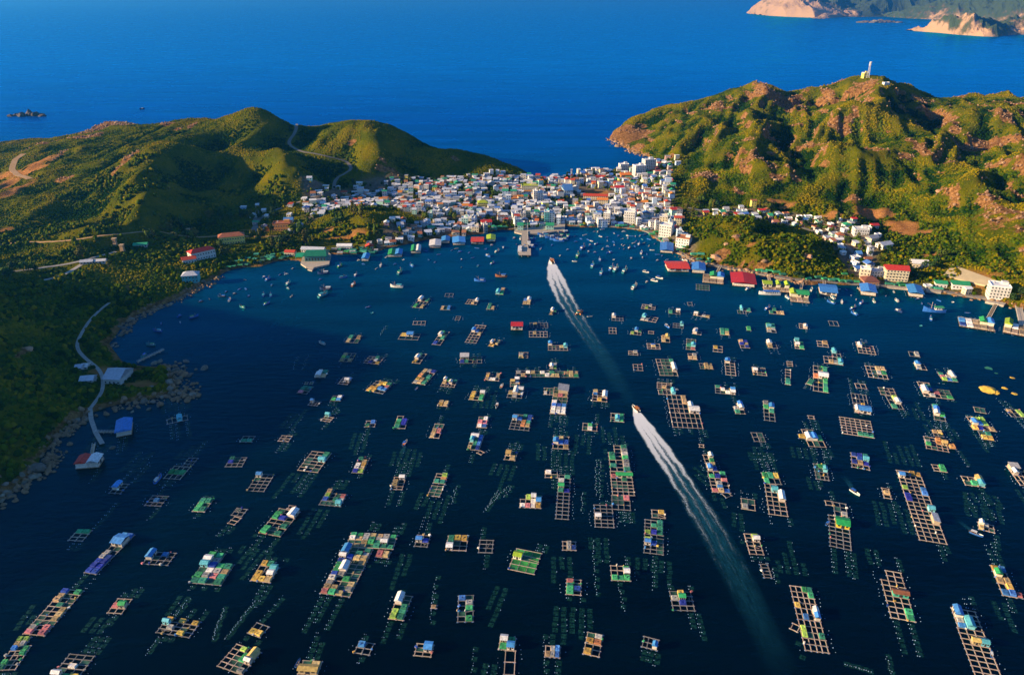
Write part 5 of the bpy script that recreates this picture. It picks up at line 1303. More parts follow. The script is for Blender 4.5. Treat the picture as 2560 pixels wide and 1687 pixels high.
for i, (a, b) in enumerate([((226,1020),(229,1052)),((229,1052),(240,1084)),((240,1084),(257,1113))]):
    deck_between(a, b, 2.8, 1.4, 'jetty', m_path, ['shore end of the curved pale jetty over the cove', 'middle length of the curved pale jetty over the cove', 'outer end of the curved pale jetty over the cove'][i], 'jetty', rails=False, step=5)
# stone quay along the town front and the market platform
def platform(px, z, name, label, cat, m=m_conc):
    P3 = [W(u, v) for u, v in px]; n = len(P3); mb = MB(); a = sum((P3[i][0] * P3[(i + 1) % n][1] - P3[(i + 1) % n][0] * P3[i][1]) for i in range(n))
    if a < 0: P3 = P3[::-1]
    mb.add([(p[0], p[1], -2) for p in P3] + [(p[0], p[1], z) for p in P3], [tuple(range(n, 2 * n))] + [(i, (i + 1) % n, n + (i + 1) % n, n + i) for i in range(n)])
    o = mb.build(name, m)
    if cat: tag(o, label, cat)
    else: tag(o, kind='structure')
    return o
platform([(1286,583),(1306,588),(1351,587),(1392,581),(1411,583),(1413,560),(1285,570)], 1.7, 'quay', None, None)
mkt = platform([(752,662),(765,671),(785,672),(823,664),(828,640),(815,628),(760,630)], 1.6, 'market_platform', 'stone platform carrying the green-roofed market', 'platform')
platform([(769,676),(780,679),(786,669),(774,667)], 1.0, 'landing_step', 'pale landing step at the foot of the market platform', 'platform')
platform([(2217,721),(2311,730),(2312,722),(2218,714)], 1.9, 'quay', None, None); platform([(2160,718),(2197,722),(2198,712),(2160,709)], 1.8, 'quay', None, None)
platform([(2313,731),(2352,735),(2354,727),(2314,723)], 1.8, 'quay', None, None); platform([(2462,758),(2508,768),(2516,760),(2470,748)], 2.0, 'terrace', 'green-topped terrace before the white seaside hotel', 'terrace')

# ------------------------------------------------------------------ buildings
WALLC = {'white': (.66, .64, .61), 'cream': (.70, .60, .42), 'pale blue': (.42, .56, .70), 'mint': (.38, .62, .52), 'yellow': (.72, .56, .14), 'grey': (.44, .42, .40), 'pink': (.62, .38, .34), 'orange': (.66, .30, .08), 'teal': (.10, .42, .44), 'brown': (.30, .16, .09)}
ROOFC = {'white': (.74, .73, .72), 'grey': (.36, .36, .38), 'red': (.52, .05, .03), 'blue': (.07, .20, .52), 'green': (.03, .30, .14), 'rust': (.38, .14, .06), 'orange': (.66, .20, .03), 'pale': (.52, .55, .62), 'brown': (.20, .08, .05), 'lime': (.40, .46, .03)}
for k, c in WALLC.items(): mat('wall_' + k, c, .85, jit=.12, nz=.12, nscale=.5, hue=.01)
for k, c in ROOFC.items(): mat('roof_' + k, c, .6, jit=.18, nz=.16, nscale=.6, hue=.008)
def building(name, x, y, z, ang, w, d, storeys, wall, roof, kind, sh=3.2, wins=None, parent_cat='building', hip=0, balcony=False, joined=False):
    e = new_ob(name, None); e.location = (x, y, z); e.rotation_euler = (0, 0, ang); h = storeys * sh
    key = (w, d, storeys, wall, kind, sh)
    def wallm():
        mb = MB(); mb.box(-w / 2, w / 2, -d / 2, d / 2, -3, h)
        if kind == 'gable': mb.add([(-w / 2, -d / 2, h), (-w / 2, d / 2, h), (-w / 2, 0, h + d * .22)], [(0, 2, 1)]); mb.add([(w / 2, -d / 2, h), (w / 2, d / 2, h), (w / 2, 0, h + d * .22)], [(0, 1, 2)])
        return mb.mesh('wall', MATS['wall_' + wall])
    new_ob('wall', cached(('bw',) + key, wallm), e)
    def roofm():
        mb = MB()
        if kind == 'gable': mb.gable(-w / 2 - .5, w / 2 + .5, -d / 2 - .6, d / 2 + .6, h - .1, h + d * .24, .15)
        elif kind == 'hip': mb.gable(-w / 2 - .6, w / 2 + .6, -d / 2 - .6, d / 2 + .6, h + .003, h + d * .26, .12, hip=min(w, d) * .45)
        elif kind == 'shed':
            mb.add([(-w/2-.4, -d/2-.5, h+.02), (w/2+.4, -d/2-.5, h+.02), (w/2+.4, d/2+.4, h+.9), (-w/2-.4, d/2+.4, h+.9), (-w/2-.4, -d/2-.5, h+.16), (w/2+.4, -d/2-.5, h+.16), (w/2+.4, d/2+.4, h+1.04), (-w/2-.4, d/2+.4, h+1.04)],
              [(3,2,1,0),(4,5,6,7),(0,1,5,4),(1,2,6,5),(2,3,7,6),(3,0,4,7)])
        else:
            t = .22
            mb.box(-w/2 - .15, w/2 + .15, -d/2 - .15, d/2 + .15, h + .002, h + .15)
            for (x0, x1, y0, y1) in ((-w/2, w/2, -d/2, -d/2 + t), (-w/2, w/2, d/2 - t, d/2), (-w/2, -w/2 + t, -d/2 + t, d/2 - t), (w/2 - t, w/2, -d/2 + t, d/2 - t)): mb.box(x0, x1, y0, y1, h + .15, h + .9)
        return mb.mesh('roof', MATS['roof_' + roof])
    new_ob('roof', cached(('br', roof) + key, roofm), e)
    if kind == 'flat' and storeys >= 2:
        def box_():
            mb = MB(); mb.box(w * .1, w * .42, d * .05, d * .40, h + .15, h + 2.6); return mb.mesh('stair_head', MATS['wall_' + wall])
        new_ob('stair_head', cached(('sh',) + key, box_), e)
        if (int(x * 7) % 3) == 0:
            t_ = new_ob('water_tank', cached('wt', lambda: (lambda q: (q.tube([(0, 0, 0), (0, 0, 1.6)], .75, 8), q.mesh('water_tank', mat('tank_steel', (.55, .56, .58), .35, metal=.6)))[1])(MB())), e); t_.location = (-w * .25, d * .2, h + .15)
    nb = max(2, int(w / (2.6 if wins is None else wins)))
    def winmesh(wd, ht):
        mb = MB(); mb.box(-wd / 2, wd / 2, -.06, .04, 0, ht); return mb.mesh('window', m_glass)
    wm_ = cached('win_', lambda: winmesh(1.2, 1.4)); fm_ = cached('frm_', lambda: (lambda q: (q.box(-.75, .75, -.05, .05, -.14, 0), q.box(-.75, .75, -.05, .05, 1.4, 1.5), q.mesh('window_frame', m_white))[2])(MB()))
    if joined:
        def jw():
            mb = MB()
            for fl in range(storeys):
                for i in range(nb):
                    xx = -w / 2 + (i + .5) * w / nb
                    if fl == 0 and i == nb // 2: mb.box(xx - .55, xx + .55, -d/2 - .05, -d/2 + .05, 0, 2.2)
                    else: mb.box(xx - .55, xx + .55, -d/2 - .05, -d/2 + .05, fl * sh + .9, fl * sh + 2.2)
                for i in range(max(1, int(d / 3.4))):
                    yy = -d / 2 + (i + .5) * d / max(1, int(d / 3.4)); mb.box(-w/2 - .05, -w/2 + .05, yy - .5, yy + .5, fl * sh + .9, fl * sh + 2.2)
            return mb.mesh('windows', m_glass)
        tag(new_ob('windows', cached(('jw',) + key, jw), e), kind='stuff')
    else:
        for fl in range(storeys):
            for i in range(nb):
                o = new_ob('window', wm_, e); o.location = (-w / 2 + (i + .5) * w / nb, -d / 2, fl * sh + .8)
                f = new_ob('window_frame', fm_, o)
            for i in range(max(1, int(d / 3.2))):
                o = new_ob('window', wm_, e); o.location = (-w / 2, -d / 2 + (i + .5) * d / max(1, int(d / 3.2)), fl * sh + .8); o.rotation_euler = (0, 0, -math.pi / 2)
            if balcony and fl > 0:
                mb = MB(); mb.box(-w / 2 + .3, w / 2 - .3, -d / 2 - 1.2, -d / 2 - .003, fl * sh - .15, fl * sh); mb.box(-w / 2 + .3, w / 2 - .3, -d / 2 - 1.2, -d / 2 - 1.1, fl * sh, fl * sh + .9)
                mb.build('balcony', MATS['wall_' + wall], e)
    return e
BUILT = []
def landmark_building(u0, u1, vb, vt, label, wall, roof, kind, storeys, dd=None, ang=0.12, name='building', cat='building', **kw):
    c = hit((u0 + u1) / 2, vb)
    if c is None: return
    yv = (vb - 843.5) / FOC; s = (CAM_H - c[2]) / (SP + yv * CP) / FOC
    w = (u1 - u0) * s; h = (vb - vt) * s * .93; dd = dd or max(7, w * .6)
    w = round(w * (1 if dd > w * .7 else .97), 1)
    sh = h / storeys / (1.0 if kind == 'flat' else 1.12)
    e = building(name, c[0], c[1] + dd / 2, c[2], ang, w, dd, storeys, wall, roof, kind, sh=min(sh, 4.2) if storeys < 6 else sh, **kw)
    e['label'] = label; e['category'] = cat; e['group'] = 'larger buildings of the town'; BUILT.append((c[0], c[1] + dd / 2, max(w, dd) / 2 + 2)); return e
LB = landmark_building
LB(1607,1637,428,399,'tallest white hotel block standing at the far beach end','white','white','flat',7,dd=12,ang=.3)
LB(1584,1612,440,414,'second white hotel block in front of the tallest one','white','white','flat',6,dd=12,ang=.3)
LB(1548,1571,428,411,'white villa block by the far beach with stepped roof','white','white','flat',4,dd=10,ang=.2)
LB(1551,1578,448,436,'orange-walled house with orange roof below the white hotels','orange','orange','gable',3,dd=9,ang=.1)
LB(1510,1526,561,531,'narrow white five-storey block on the waterfront','white','white','flat',5,dd=9,ang=-.25,balcony=True)
LB(1563,1590,563,527,'balconied white five-storey block near the green awnings','white','white','flat',5,dd=14,ang=-.3,balcony=True)
LB(1649,1669,567,541,'cream four-storey block at the bend of the waterfront','cream','white','flat',4,dd=9,ang=-.2)
LB(1652,1683,594,563,'bulky white block by the bend of the shore road','white','white','flat',4,dd=12,ang=-.5)
LB(1694,1728,620,596,'white waterfront block with a reddish roof slab','white','rust','flat',3,dd=12,ang=-.5)
LB(1361,1373,559,528,'teal-fronted five-storey block behind the quay','teal','white','flat',5,dd=10,ang=.0,balcony=True)
LB(1373,1386,558,530,'white five-storey block against the teal-fronted block','white','pale','flat',5,dd=10,ang=.0)
LB(1333,1343,506,477,'white tower block with a brown vertical stripe','white','white','flat',6,dd=9,ang=.1)
LB(1344,1357,505,481,'plain white block beside the brown-striped tower','white','pale','flat',5,dd=9,ang=.1)
LB(1303,1345,482,464,'long pale building with a green and yellow roof','cream','lime','flat',3,dd=10,ang=.05)
LB(1458,1520,500,489,'school with a long red roof beside the playing field','cream','red','gable',2,dd=9,ang=-.14)
LB(1493,1520,512,498,'orange-roofed wing in front of the school','cream','orange','gable',2,dd=8,ang=-.1)
LB(1408,1430,491,470,'big blue gabled shed left of the playing field','pale blue','blue','gable',2,dd=24,ang=.1)
LB(1489,1515,453,442,'low white school with a red roof under the trees','white','red','gable',2,dd=9,ang=0)
LB(1194,1219,523,505,'bright yellow house with a lime hip roof','yellow','lime','hip',3,dd=10,ang=.1)
LB(1203,1228,569,553,'white house with a red roof at the left end of the quay','white','red','gable',3,dd=9,ang=.2)
LB(1294,1308,580,561,'tall green shed left of the pier root','green' if 'green' in WALLC else 'mint','green','gable',2,dd=9,ang=0)
LB(1365,1384,579,561,'tall green shed right of the pier root','mint','green','gable',2,dd=9,ang=0)
LB(1538,1560,482,467,'pale blue house with a red roof right of the field','pale blue','red','gable',2,dd=9,ang=0)
LB(2216,2270,705,669,'four-storey cream hotel with a bright red roof','cream','red','gable',4,dd=13,ang=-.2,balcony=True)
LB(2153,2176,698,671,'cream three-storey block left of the red-roofed hotel','cream','white','flat',3,dd=9,ang=-.35)
LB(2179,2213,694,678,'low white hall left of the red-roofed hotel','white','pale','flat',2,dd=10,ang=-.1)
LB(2480,2524,750,715,'white seaside hotel above the gangway','white','white','flat',4,dd=14,ang=-.35,balcony=True)
LB(2161,2197,717,698,'brown hip-roofed pavilion on the shore','brown','brown','hip',1,dd=13,ang=-.1)
LB(2384,2424,725,707,'long green-roofed shed on the right shore','white','green','gable',1,dd=10,ang=-.25)
LB(2342,2368,720,704,'small shed with green and white roof on the right shore','white','green','gable',1,dd=8,ang=-.25)
LB(2284,2322,670,654,'white-roofed house alone on the right slope','cream','white','gable',1,dd=11,ang=-.2)
LB(2137,2172,590,574,'flat white house below the orange earth cutting','white','white','flat',2,dd=11,ang=-.1)
LB(2168,2197,606,589,'cream house with a grey roof under the cutting','cream','grey','gable',1,dd=9,ang=.5)
LB(2197,2232,622,599,'white house with green shade, lowest under the cutting','white','pale','gable',1,dd=10,ang=.4)
LB(2180,2196,573,562,'small red-roofed house inside the orange earth cutting','white','red','gable',1,dd=7,ang=.2)
LB(545,608,611,588,'long yellow-walled hotel with an orange-brown hip roof','yellow','rust','hip',2,dd=12,ang=.35)
LB(470,532,650,622,'long villa with a deep red roof above the left shore','white','red','hip',2,dd=11,ang=.75)
LB(453,486,660,645,'small lower wing with a red roof left of the villa','white','red','gable',1,dd=9,ang=.5)
LB(681,726,578,559,'orange-walled house with a flat rusty roof','orange','rust','flat',2,dd=12,ang=.1)
LB(709,731,559,545,'house with a bright blue roof in the left gardens','cream','blue','gable',1,dd=9,ang=.1)
LB(752,812,632,622,'low white and pale hall behind the market','white','pale','gable',1,dd=8,ang=-.1)
LB(712,738,640,629,'little red-roofed shed beside the green net piles','cream','red','gable',1,dd=7,ang=-.1)
LB(455,493,708,686,'teal-roofed house on the dark left shore','teal','pale','hip',2,dd=11,ang=.2)
LB(842,880,625,613,'white shed under the market knoll','white','white','gable',1,dd=7,ang=0)
LB(2157,2170,196,180,'yellow and white mast house on the hilltop','yellow','white','flat',2,dd=8,ang=.2)
LB(2208,2224,214,207,'small white hut below the hilltop mast','white','cream' if 'cream' in ROOFC else 'white','flat',1,dd=6,ang=.2)
LB(262,306,962,928,'big shed with grey and mauve gable roof on the point','grey','pale','gable',1,dd=17,ang=-.1)
LB(187,203,926,918,'small pale-roofed cabin above the point, upper one','grey','pale','gable',1,dd=6,ang=.1)
LB(203,217,925,917,'small pale-roofed cabin above the point, right one','grey','white','gable',1,dd=6,ang=.1)
LB(199,230,958,950,'long pale-roofed cabin above the point, lower one','grey','pale','gable',1,dd=8,ang=.15)
LB(200,230,662,654,'low pale cabin beside the ridge road','grey','pale','gable',1,dd=6,ang=.2)
LB(236,262,660,652,'low white cabin beside the ridge road','white','white','gable',1,dd=6,ang=.2)
LB(333,366,620,612,'green-roofed cabin in the left meadow','grey','green','gable',1,dd=7,ang=.2)
for (u, vb, vt, lb, k) in [(289,614,596,'ruined brick tower standing on the left ridge',1),(307,628,611,'second squat brick tower beside the ridge road',1),(472,584,572,'short brick chimney stump in the left valley',1)]:
    c = hit(u, vb); s = (CAM_H - c[2]) / (SP + (vb - 843.5) / FOC * CP) / FOC; h = (vb - vt) * s
    e = new_ob('brick_tower', None); e.location = c; tag(e, lb, 'tower')
    mb = MB(); mb.box(-2, 2, -2, 2, -1, h * .8, taper=.5); mb.build('shaft', mat('old_brick', (.40, .26, .15), .9, nz=.3, nscale=1), e)
    mb = MB(); mb.box(-1.9, 1.9, -1.9, 1.9, h * .8, h, taper=-.3); mb.build('parapet', mat('old_brick2', (.46, .32, .19), .9, nz=.3, nscale=1), e)
def mast(u, vb, vt, label, stripes=True, wd=1.6):
    c = hit(u, vb)
    if c is None: return
    s = (CAM_H - c[2]) / (SP + (vb - 843.5) / FOC * CP) / FOC; h = (vb - vt) * s * .98
    e = new_ob('lattice_mast', None); e.location = c; tag(e, label, 'mast'); n = 6
    mr = mat('mast_red', (.55, .08, .05), .5); mw = mat('mast_white', (.78, .76, .74), .5)
    for i in range(n):
        mb = MB(); w0 = wd * (1 - .75 * i / n); w1 = wd * (1 - .75 * (i + 1) / n); z0, z1 = h * i / n, h * (i + 1) / n
        cs = [(-1, -1), (1, -1), (1, 1), (-1, 1)]
        for j, (a, b) in enumerate(cs):
            a2, b2 = cs[(j + 1) % 4]; mb.tube([(a * w0, b * w0, z0), (a * w1, b * w1, z1)], .16, 4); mb.tube([(a * w0, b * w0, z0), (a2 * w1, b2 * w1, z1)], .09, 4); mb.tube([(a * w1, b * w1, z1), (a2 * w1, b2 * w1, z1)], .08, 4)
        mb.build('mast_section', (mr if i % 2 else mw) if stripes else mw, e)
    for z in (.78, .88, .96):
        for a in (0, 2.1, 4.2):
            mb = MB(); x, y = math.cos(a) * wd * .75, math.sin(a) * wd * .75; mb.box(x - .35, x + .35, y - .35, y + .35, h * z, h * z + 2.2); mb.build('antenna', mw, e)
mast(2169, 196, 158, 'tall white lattice mast on the highest hilltop', False, 2.0); mast(1428, 456, 425, 'red and white lattice mast by the beach trees'); mast(962, 494, 475, 'slim pylon on the left slope of the town', True, 1.1)
mast(1101, 488, 470, 'second slim pylon at the back of the town', True, 1.1); mast(843, 506, 492, 'short pylon among the left gardens', True, .9)

# the green-roofed market hall
c = W(787, 660); e = new_ob('market_hall', None); e.location = (c[0], c[1] + 2, 1.6); e.rotation_euler = (0, 0, .05); tag(e, 'green-roofed market hall on a stone platform over the water', 'market hall')
mb = MB(); mb.box(-11, 11, 2, 19, 0, 6); mb.build('wall', mat('market_wall', (.06, .22, .22), .7), e)
mb = MB(); mb.gable(-12.5, 12.5, 0.5, 20.5, 6.0, 9.8, .2, hip=2.5); mb.build('roof', mat('market_roof', (.015, .17, .10), .5, nz=.15, nscale=.4), e)
mb = MB(); mb.gable(-21, -12.6, 3, 18, 4.5, 6.4, .15); mb.build('side_roof', mat('market_roof2', (.02, .30, .15), .5, nz=.15, nscale=.4), e)
for x in (-20.5, -13):
    for y in (3.4, 17.4):
        mb = MB(); mb.box(x - .2, x + .2, y - .2, y + .2, 0, 4.7); mb.build('post', m_conc, e)
for i in range(7):
    mb = MB(); mb.box(-10 + i * 3.1, -8.2 + i * 3.1, 1.93, 2.05, .8, 3.6); mb.build('window', m_glass, e)

# houses of the town: a few hundred, set out in crooked rows
def sample(polys, step, seed, jit=.32):
    out = []; g = random.Random(seed)
    for pl in polys:
        wp = np.array([W(*p)[:2] for p in pl]); x0, y0 = wp.min(0); x1, y1 = wp.max(0); a = .12 + g.uniform(-.1, .1); ca, sa = math.cos(a), math.sin(a); cx, cy = (x0 + x1) / 2, (y0 + y1) / 2; R_ = max(x1 - x0, y1 - y0)
        for i in range(int(-R_ / step), int(R_ / step)):
            for j in range(int(-R_ / step), int(R_ / step)):
                x = i * step + g.uniform(-jit, jit) * step + (step / 2 if j % 2 else 0); y = j * step * .95 + g.uniform(-jit, jit) * step
                X, Y = cx + x * ca - y * sa, cy + x * sa + y * ca
                if x0 <= X <= x1 and y0 <= Y <= y1: out.append((X, Y, a))
        pts = np.array([(q[0], q[1]) for q in out]) if out else np.zeros((0, 2))
        if len(out): ok = inside(pts, wp) | np.array([getattr(q, 'k', False) for q in out]); 
        out = [q for q in out if len(q) == 4] + [(q[0], q[1], q[2], 1) for q, k in zip(out, ok) if k and len(q) == 3]
    return out
TOWN2 = [[(1640,402,8),(1690,392,14),(1702,412,14),(1660,450,10),(1640,440,8)], [(590,545,5),(620,510,9),(700,520,8),(760,490,8),(800,500,8),(790,540,7),(740,585,4),(660,585,4)]]
spots = sample(TOWN[:1], 8.7, 3) + sample(TOWN2[:1], 12, 9) + sample(TOWN2[1:], 21, 10) + sample(TOWN[1:3], 13.5, 4) + sample(TOWN[3:5], 10.5, 5) + sample(TOWN[5:], 17, 6)
CLEAR = [(hit(1495, 483), 24), (hit(1455, 470), 14), (hit(1450, 450), 24), (hit(1430, 505), 10), (hit(1140, 545), 14), (hit(1060, 540), 10), (hit(1475, 505), 9), (hit(1545, 552), 8), (hit(1720, 535), 14)]
SP2 = []; GAPS = []; g5 = random.Random(23)
for (x, y, a, _) in spots:
    z = float(ground(x, y))
    if z < .9 or slope_at(x, y) > .62: continue
    if any((x - c[0]) ** 2 + (y - c[1]) ** 2 < r * r for c, r in CLEAR if c is not None): continue
    if any((x - c[0]) ** 2 + (y - c[1]) ** 2 < (r + 3) ** 2 for *c, r in BUILT): continue
    uu_, vv_ = pix(x, y, z)
    if uu_ < 1010 and vv_ < 500 and g5.random() < .5: continue
    if g5.random() < (.10 + .5 * float(vnoise(np.array([x / 28.]), np.array([y / 28.]), 88)[0] > .70)): GAPS.append((x, y)); continue
    SP2.append((x, y, z, a))
SP2.sort(key=lambda q: q[1])
def pick_style(g, x, y):
    u, v = pix(x, y, 4)
    shady = (u < 1200 and v < 475) or (960 < u < 1180 and v > 565)
    kind = g.choices(['gable', 'flat', 'shed', 'hip'], [.42, .34, .2, .04])[0]
    wall = g.choices(['white', 'cream', 'pale blue', 'mint', 'yellow', 'grey', 'pink'], [.42, .14, .14, .09, .03, .12, .06])[0]
    roof = g.choices(['white', 'grey', 'red', 'blue', 'green', 'rust', 'orange', 'pale'], [.15, .16, .09, .07, .06, .12, .05, .30])[0] if kind != 'flat' else g.choices(['white', 'pale', 'grey', 'rust'], [.55, .25, .12, .08])[0]
    st = g.choices([1, 2, 3], [.55, .33, .12])[0]
    if (u > 1700 or u < 1000) and st > 1 and g.random() < .8: st = 1
    if shady: st = 1; kind = g.choice(['gable', 'shed', 'shed']); roof = g.choice(['pale', 'grey', 'pale', 'green', 'white', 'rust'])
    return kind, wall, roof, st
nind = 0; rest = MB(); RW = list(WALLC)[:7]; RR = list(ROOFC)[:8]; rest_m = [MATS['wall_' + k] for k in RW] + [MATS['roof_' + k] for k in RR] + [m_glass]
LIMIT = 235
for (x, y, z, a) in SP2:
    kind, wall, roof, st = pick_style(g5, x, y)
    w = g5.choice([4.5, 5.5, 6.5, 8]); d = g5.choice([5.5, 7, 8.5]); ang = a + g5.choice([0, math.pi / 2, 0]) + g5.uniform(-.18, .18)
    if nind < LIMIT:
        e = building('house', x, y, z, ang, w, d, st, wall, roof, kind, sh=3.0, joined=True)
        later(e, f'{wall} {["one", "two", "three"][st - 1]}-storey house with {roof} {kind} roof', 'house', 's', 'houses of the fishing town', (x, y)); nind += 1
    else:
        ca, sa = math.cos(ang), math.sin(ang); T = lambda p, q, r: (x + p * ca - q * sa, y + p * sa + q * ca, z + r); h = st * 3.0
        rest.box(-w / 2, w / 2, -d / 2, d / 2, -3, h, RW.index(wall), T)
        ri = 7 + RR.index(roof)
        if kind in ('gable', 'hip'): rest.gable(-w / 2 - .4, w / 2 + .4, -d / 2 - .4, d / 2 + .4, h + .01, h + d * .24, .12, ri, T, 1.5 if kind == 'hip' else 0)
        else: rest.box(-w / 2 - .3, w / 2 + .3, -d / 2 - .3, d / 2 + .3, h + .01, h + .35, ri, T)
        for fl in range(st):
            for i in range(2): rest.box(-w / 4 + i * w / 2 - .5, -w / 4 + i * w / 2 + .5, -d / 2 - .04, -d / 2 + .05, fl * 3 + .9, fl * 3 + 2.2, 15, T)
tag(rest.build('town_houses', rest_m), kind='stuff')
# bushes and small gardens between the houses
gx_ = np.random.default_rng(66); HX = np.array([(q[0], q[1]) for q in SP2] + [(b[0], b[1]) for b in BUILT])
cand = []
for q in SP2:
    for _ in range(2):
        a_ = gx_.uniform(0, 6.28); cand.append((q[0] + 6.5 * math.cos(a_), q[1] + 6.5 * math.sin(a_)))
for q in GAPS:
    for _ in range(5): cand.append((q[0] + gx_.normal(0, 3), q[1] + gx_.normal(0, 3)))
cand = np.array(cand); dmin = np.sqrt(((cand[:, None] - HX[None]) ** 2).sum(-1)).min(1); cand = cand[(dmin > 4.4) & (ground(cand[:, 0], cand[:, 1]) > .8)]
GARDEN = cand

# green net piles and awnings along the shores: each one a thing
gp = random.Random(41)
def awning(u, v, w, d, h, k, look):
    c = hit(u, v)
    if c is None: return
    e = new_ob('net_awning', None); e.location = (c[0], c[1], max(c[2], .3)); e.rotation_euler = (0, 0, gp.uniform(-.3, .3))
    t = new_ob('awning', cached(('tarp', k, 1), lambda: tarp_mesh(k, 1)), e); t.location = (0, 0, h * .55); t.scale = (w, d, h * .5)
    for sx in (-1, 1):
        for sy in (-1, 1):
            p = new_ob('post', cached(('cube', 'post', 'w'), lambda: cube_mesh('post', m_wood)), e); p.location = (sx * w * .42, sy * d * .42, 0); p.scale = (.14, .14, h * .62)
    later(e, look, 'awning', 's', 'green net awnings along the shore')
for i in range(46):
    t = gp.random(); u = 572 + t * 150 + gp.uniform(-6, 6); v = 672 - t * 26 - gp.uniform(0, 24) * (1 - abs(t - .5)); awning(u, v, gp.uniform(3.4, 6), gp.uniform(2.8, 4.5), gp.uniform(1.0, 2.0), gp.choice('eegn'), 'green net cover drying on the left shore')
for i in range(26):
    u = 834 + gp.random() * 112; awning(u, 637 - (u - 883) * .02 - gp.uniform(0, 12), gp.uniform(4, 8), gp.uniform(3, 4), gp.uniform(2, 3.2), gp.choice('eegns'), 'green awning on the shore walk')
for (u, v) in [(1545,568),(1552,571),(1560,570),(1612,578),(1622,574),(1630,590),(1640,583),(1652,600),(1660,606),(1672,612),(1700,628),(1712,622),(1735,640),(1748,652),(1752,640),(1770,660),(1776,652),(1898,680),(1910,683),(1922,681),(1940,686),(1956,690),(2045,698),(2060,701),(2078,704),(2090,703),(2105,706),(2120,709),(2140,710),(2222,714),(2240,716),(2255,717),(2270,719),(2285,722),(2330,722),(2345,726),(2250,712),(1455,566),(1480,568),(1580,571),(2110,690),(2020,700),(1250,572),(1262,570),(1235,576)]:
    awning(u, v, gp.uniform(5, 8.5), gp.uniform(3, 4.5), gp.uniform(2.2, 3), gp.choice('eegg'), 'green awning on the shore walk')

# ------------------------------------------------------------------ trees
def crown_mesh(seed, shape, m):
    g = np.random.default_rng(seed); n = 150
    lob = g.normal(0, .36, (7, 3)); lob[:, 2] *= .6; lr = g.uniform(.35, .6, 7)
    k = g.integers(0, 7, n); dirs = g.normal(0, 1, (n, 3)); dirs /= np.linalg.norm(dirs, axis=1, keepdims=True)
    C = lob[k] + dirs * (lr[k] * g.uniform(.6, 1.05, n))[:, None]
    if shape == 'tall': C[:, :2] *= .55; C[:, 2] *= 1.7
    if shape == 'flat': C[:, 2] *= .55; C[:, :2] *= 1.15
    C[:, 2] -= C[:, 2].min(); V = []; F = []
    for i in range(n):
        a = Vector(dirs[i]) + Vector(g.normal(0, .5, 3)); a.normalize(); t = a.orthogonal().normalized(); b = a.cross(t); r = g.uniform(.13, .26); o = len(V)
        for q in range(5):
            an = q * 1.2566 + g.uniform(-.3, .3); p = Vector(C[i]) + (t * math.cos(an) + b * math.sin(an)) * r * g.uniform(.7, 1.2) + a * g.uniform(-.05, .05); V.append(p[:])
        V.append((Vector(C[i]) + a * r * .5)[:])
        F += [(o + q, o + (q + 1) % 5, o + 5) for q in range(5)]
    me = bpy.data.meshes.new('crown'); me.from_pydata(V, [], F); me.materials.append(m); return me
TC = {'dark green': (.022, .055, .010), 'bright green': (.075, .115, .008), 'olive': (.095, .095, .012)}
for k, c in TC.items(): mat('leaf_' + k, c, .85, jit=.3, nz=.3, nscale=.9, hue=.02, spec=.2)
m_bark = mat('bark', (.12, .08, .05), .9, jit=.2)
TM = {(c, s, i): crown_mesh(hash((c, s, i)) % 1000 if False else (list(TC).index(c) * 31 + ['round', 'tall', 'flat'].index(s) * 7 + i), s, MATS['leaf_' + c]) for c in TC for s in ('round', 'tall', 'flat') for i in range(2)}
def trunk_mesh():
    mb = MB(); mb.tube([(0, 0, -.1), (.02, .01, .5), (.0, .03, 1.0)], [.07, .05, .03], 6)
    for a in (0, 2.2, 4.1): mb.tube([(0.02, .01, .55), (.25 * math.cos(a), .25 * math.sin(a), 1.05)], [.035, .015], 4)
    return mb.mesh('trunk', m_bark)
TRUNK = trunk_mesh(); gt = random.Random(77); ntree = 0
def tree(x, y, r, col, shape):
    global ntree
    z = float(ground(x, y)); ntree += 1
    e = new_ob('tree', None); e.location = (x, y, z); e.rotation_euler = (0, 0, gt.uniform(0, 6.28)); th = r * gt.uniform(.7, 1.1)
    t = new_ob('trunk', TRUNK, e); t.scale = (r * 1.1, r * 1.1, th * 1.1)
    c = new_ob('crown', TM[(col, shape, gt.randrange(2))], e); c.location = (0, 0, th * .6); c.scale = (r, r, r * gt.uniform(.9, 1.15))
    later(e, {'round': 'round bushy', 'tall': 'tall narrow', 'flat': 'wide spreading'}[shape] + f' {col} tree', 'tree', 's', 'trees round the bay', (x, y))
for (x, y) in GAPS:
    if gt.random() < .55 and ntree < 70: tree(x, y, gt.uniform(1.6, 3.2), gt.choices(list(TC), [.55, .3, .15])[0], 'round')
TREES = [(575,630,22,7),(650,600,30,13),(700,615,20,11),(745,590,15,9),(765,610,12,8),(660,540,25,9),(620,545,20,9),(560,555,25,8),(430,575,40,14),(240,655,30,6),(60,680,30,10),(20,690,15,6),(880,470,10,2),(950,590,30,6),(1060,538,25,10),(1140,545,18,9),(1240,485,8,3),(1290,440,15,4),(1430,457,12,6),(1455,447,30,14),(1500,428,25,12),(1512,458,10,5),(1475,503,10,4),(1545,480,8,3),(1600,470,10,4),(1650,460,15,5),(1715,535,22,10),(1780,520,25,7),(1900,525,30,8),(2000,560,25,8),(2070,570,25,9),(2130,600,25,9),(2190,635,30,11),(2290,692,22,9),(2330,660,20,6),(2120,540,10,3),(1745,505,15,4),(2000,700,12,3),(2540,752,15,4),(1400,545,12,3),(1548,553,6,3),(1640,540,8,3),(900,540,24,8),(850,555,15,6),(1420,447,10,4),(500,600,30,8),(385,600,30,6)]
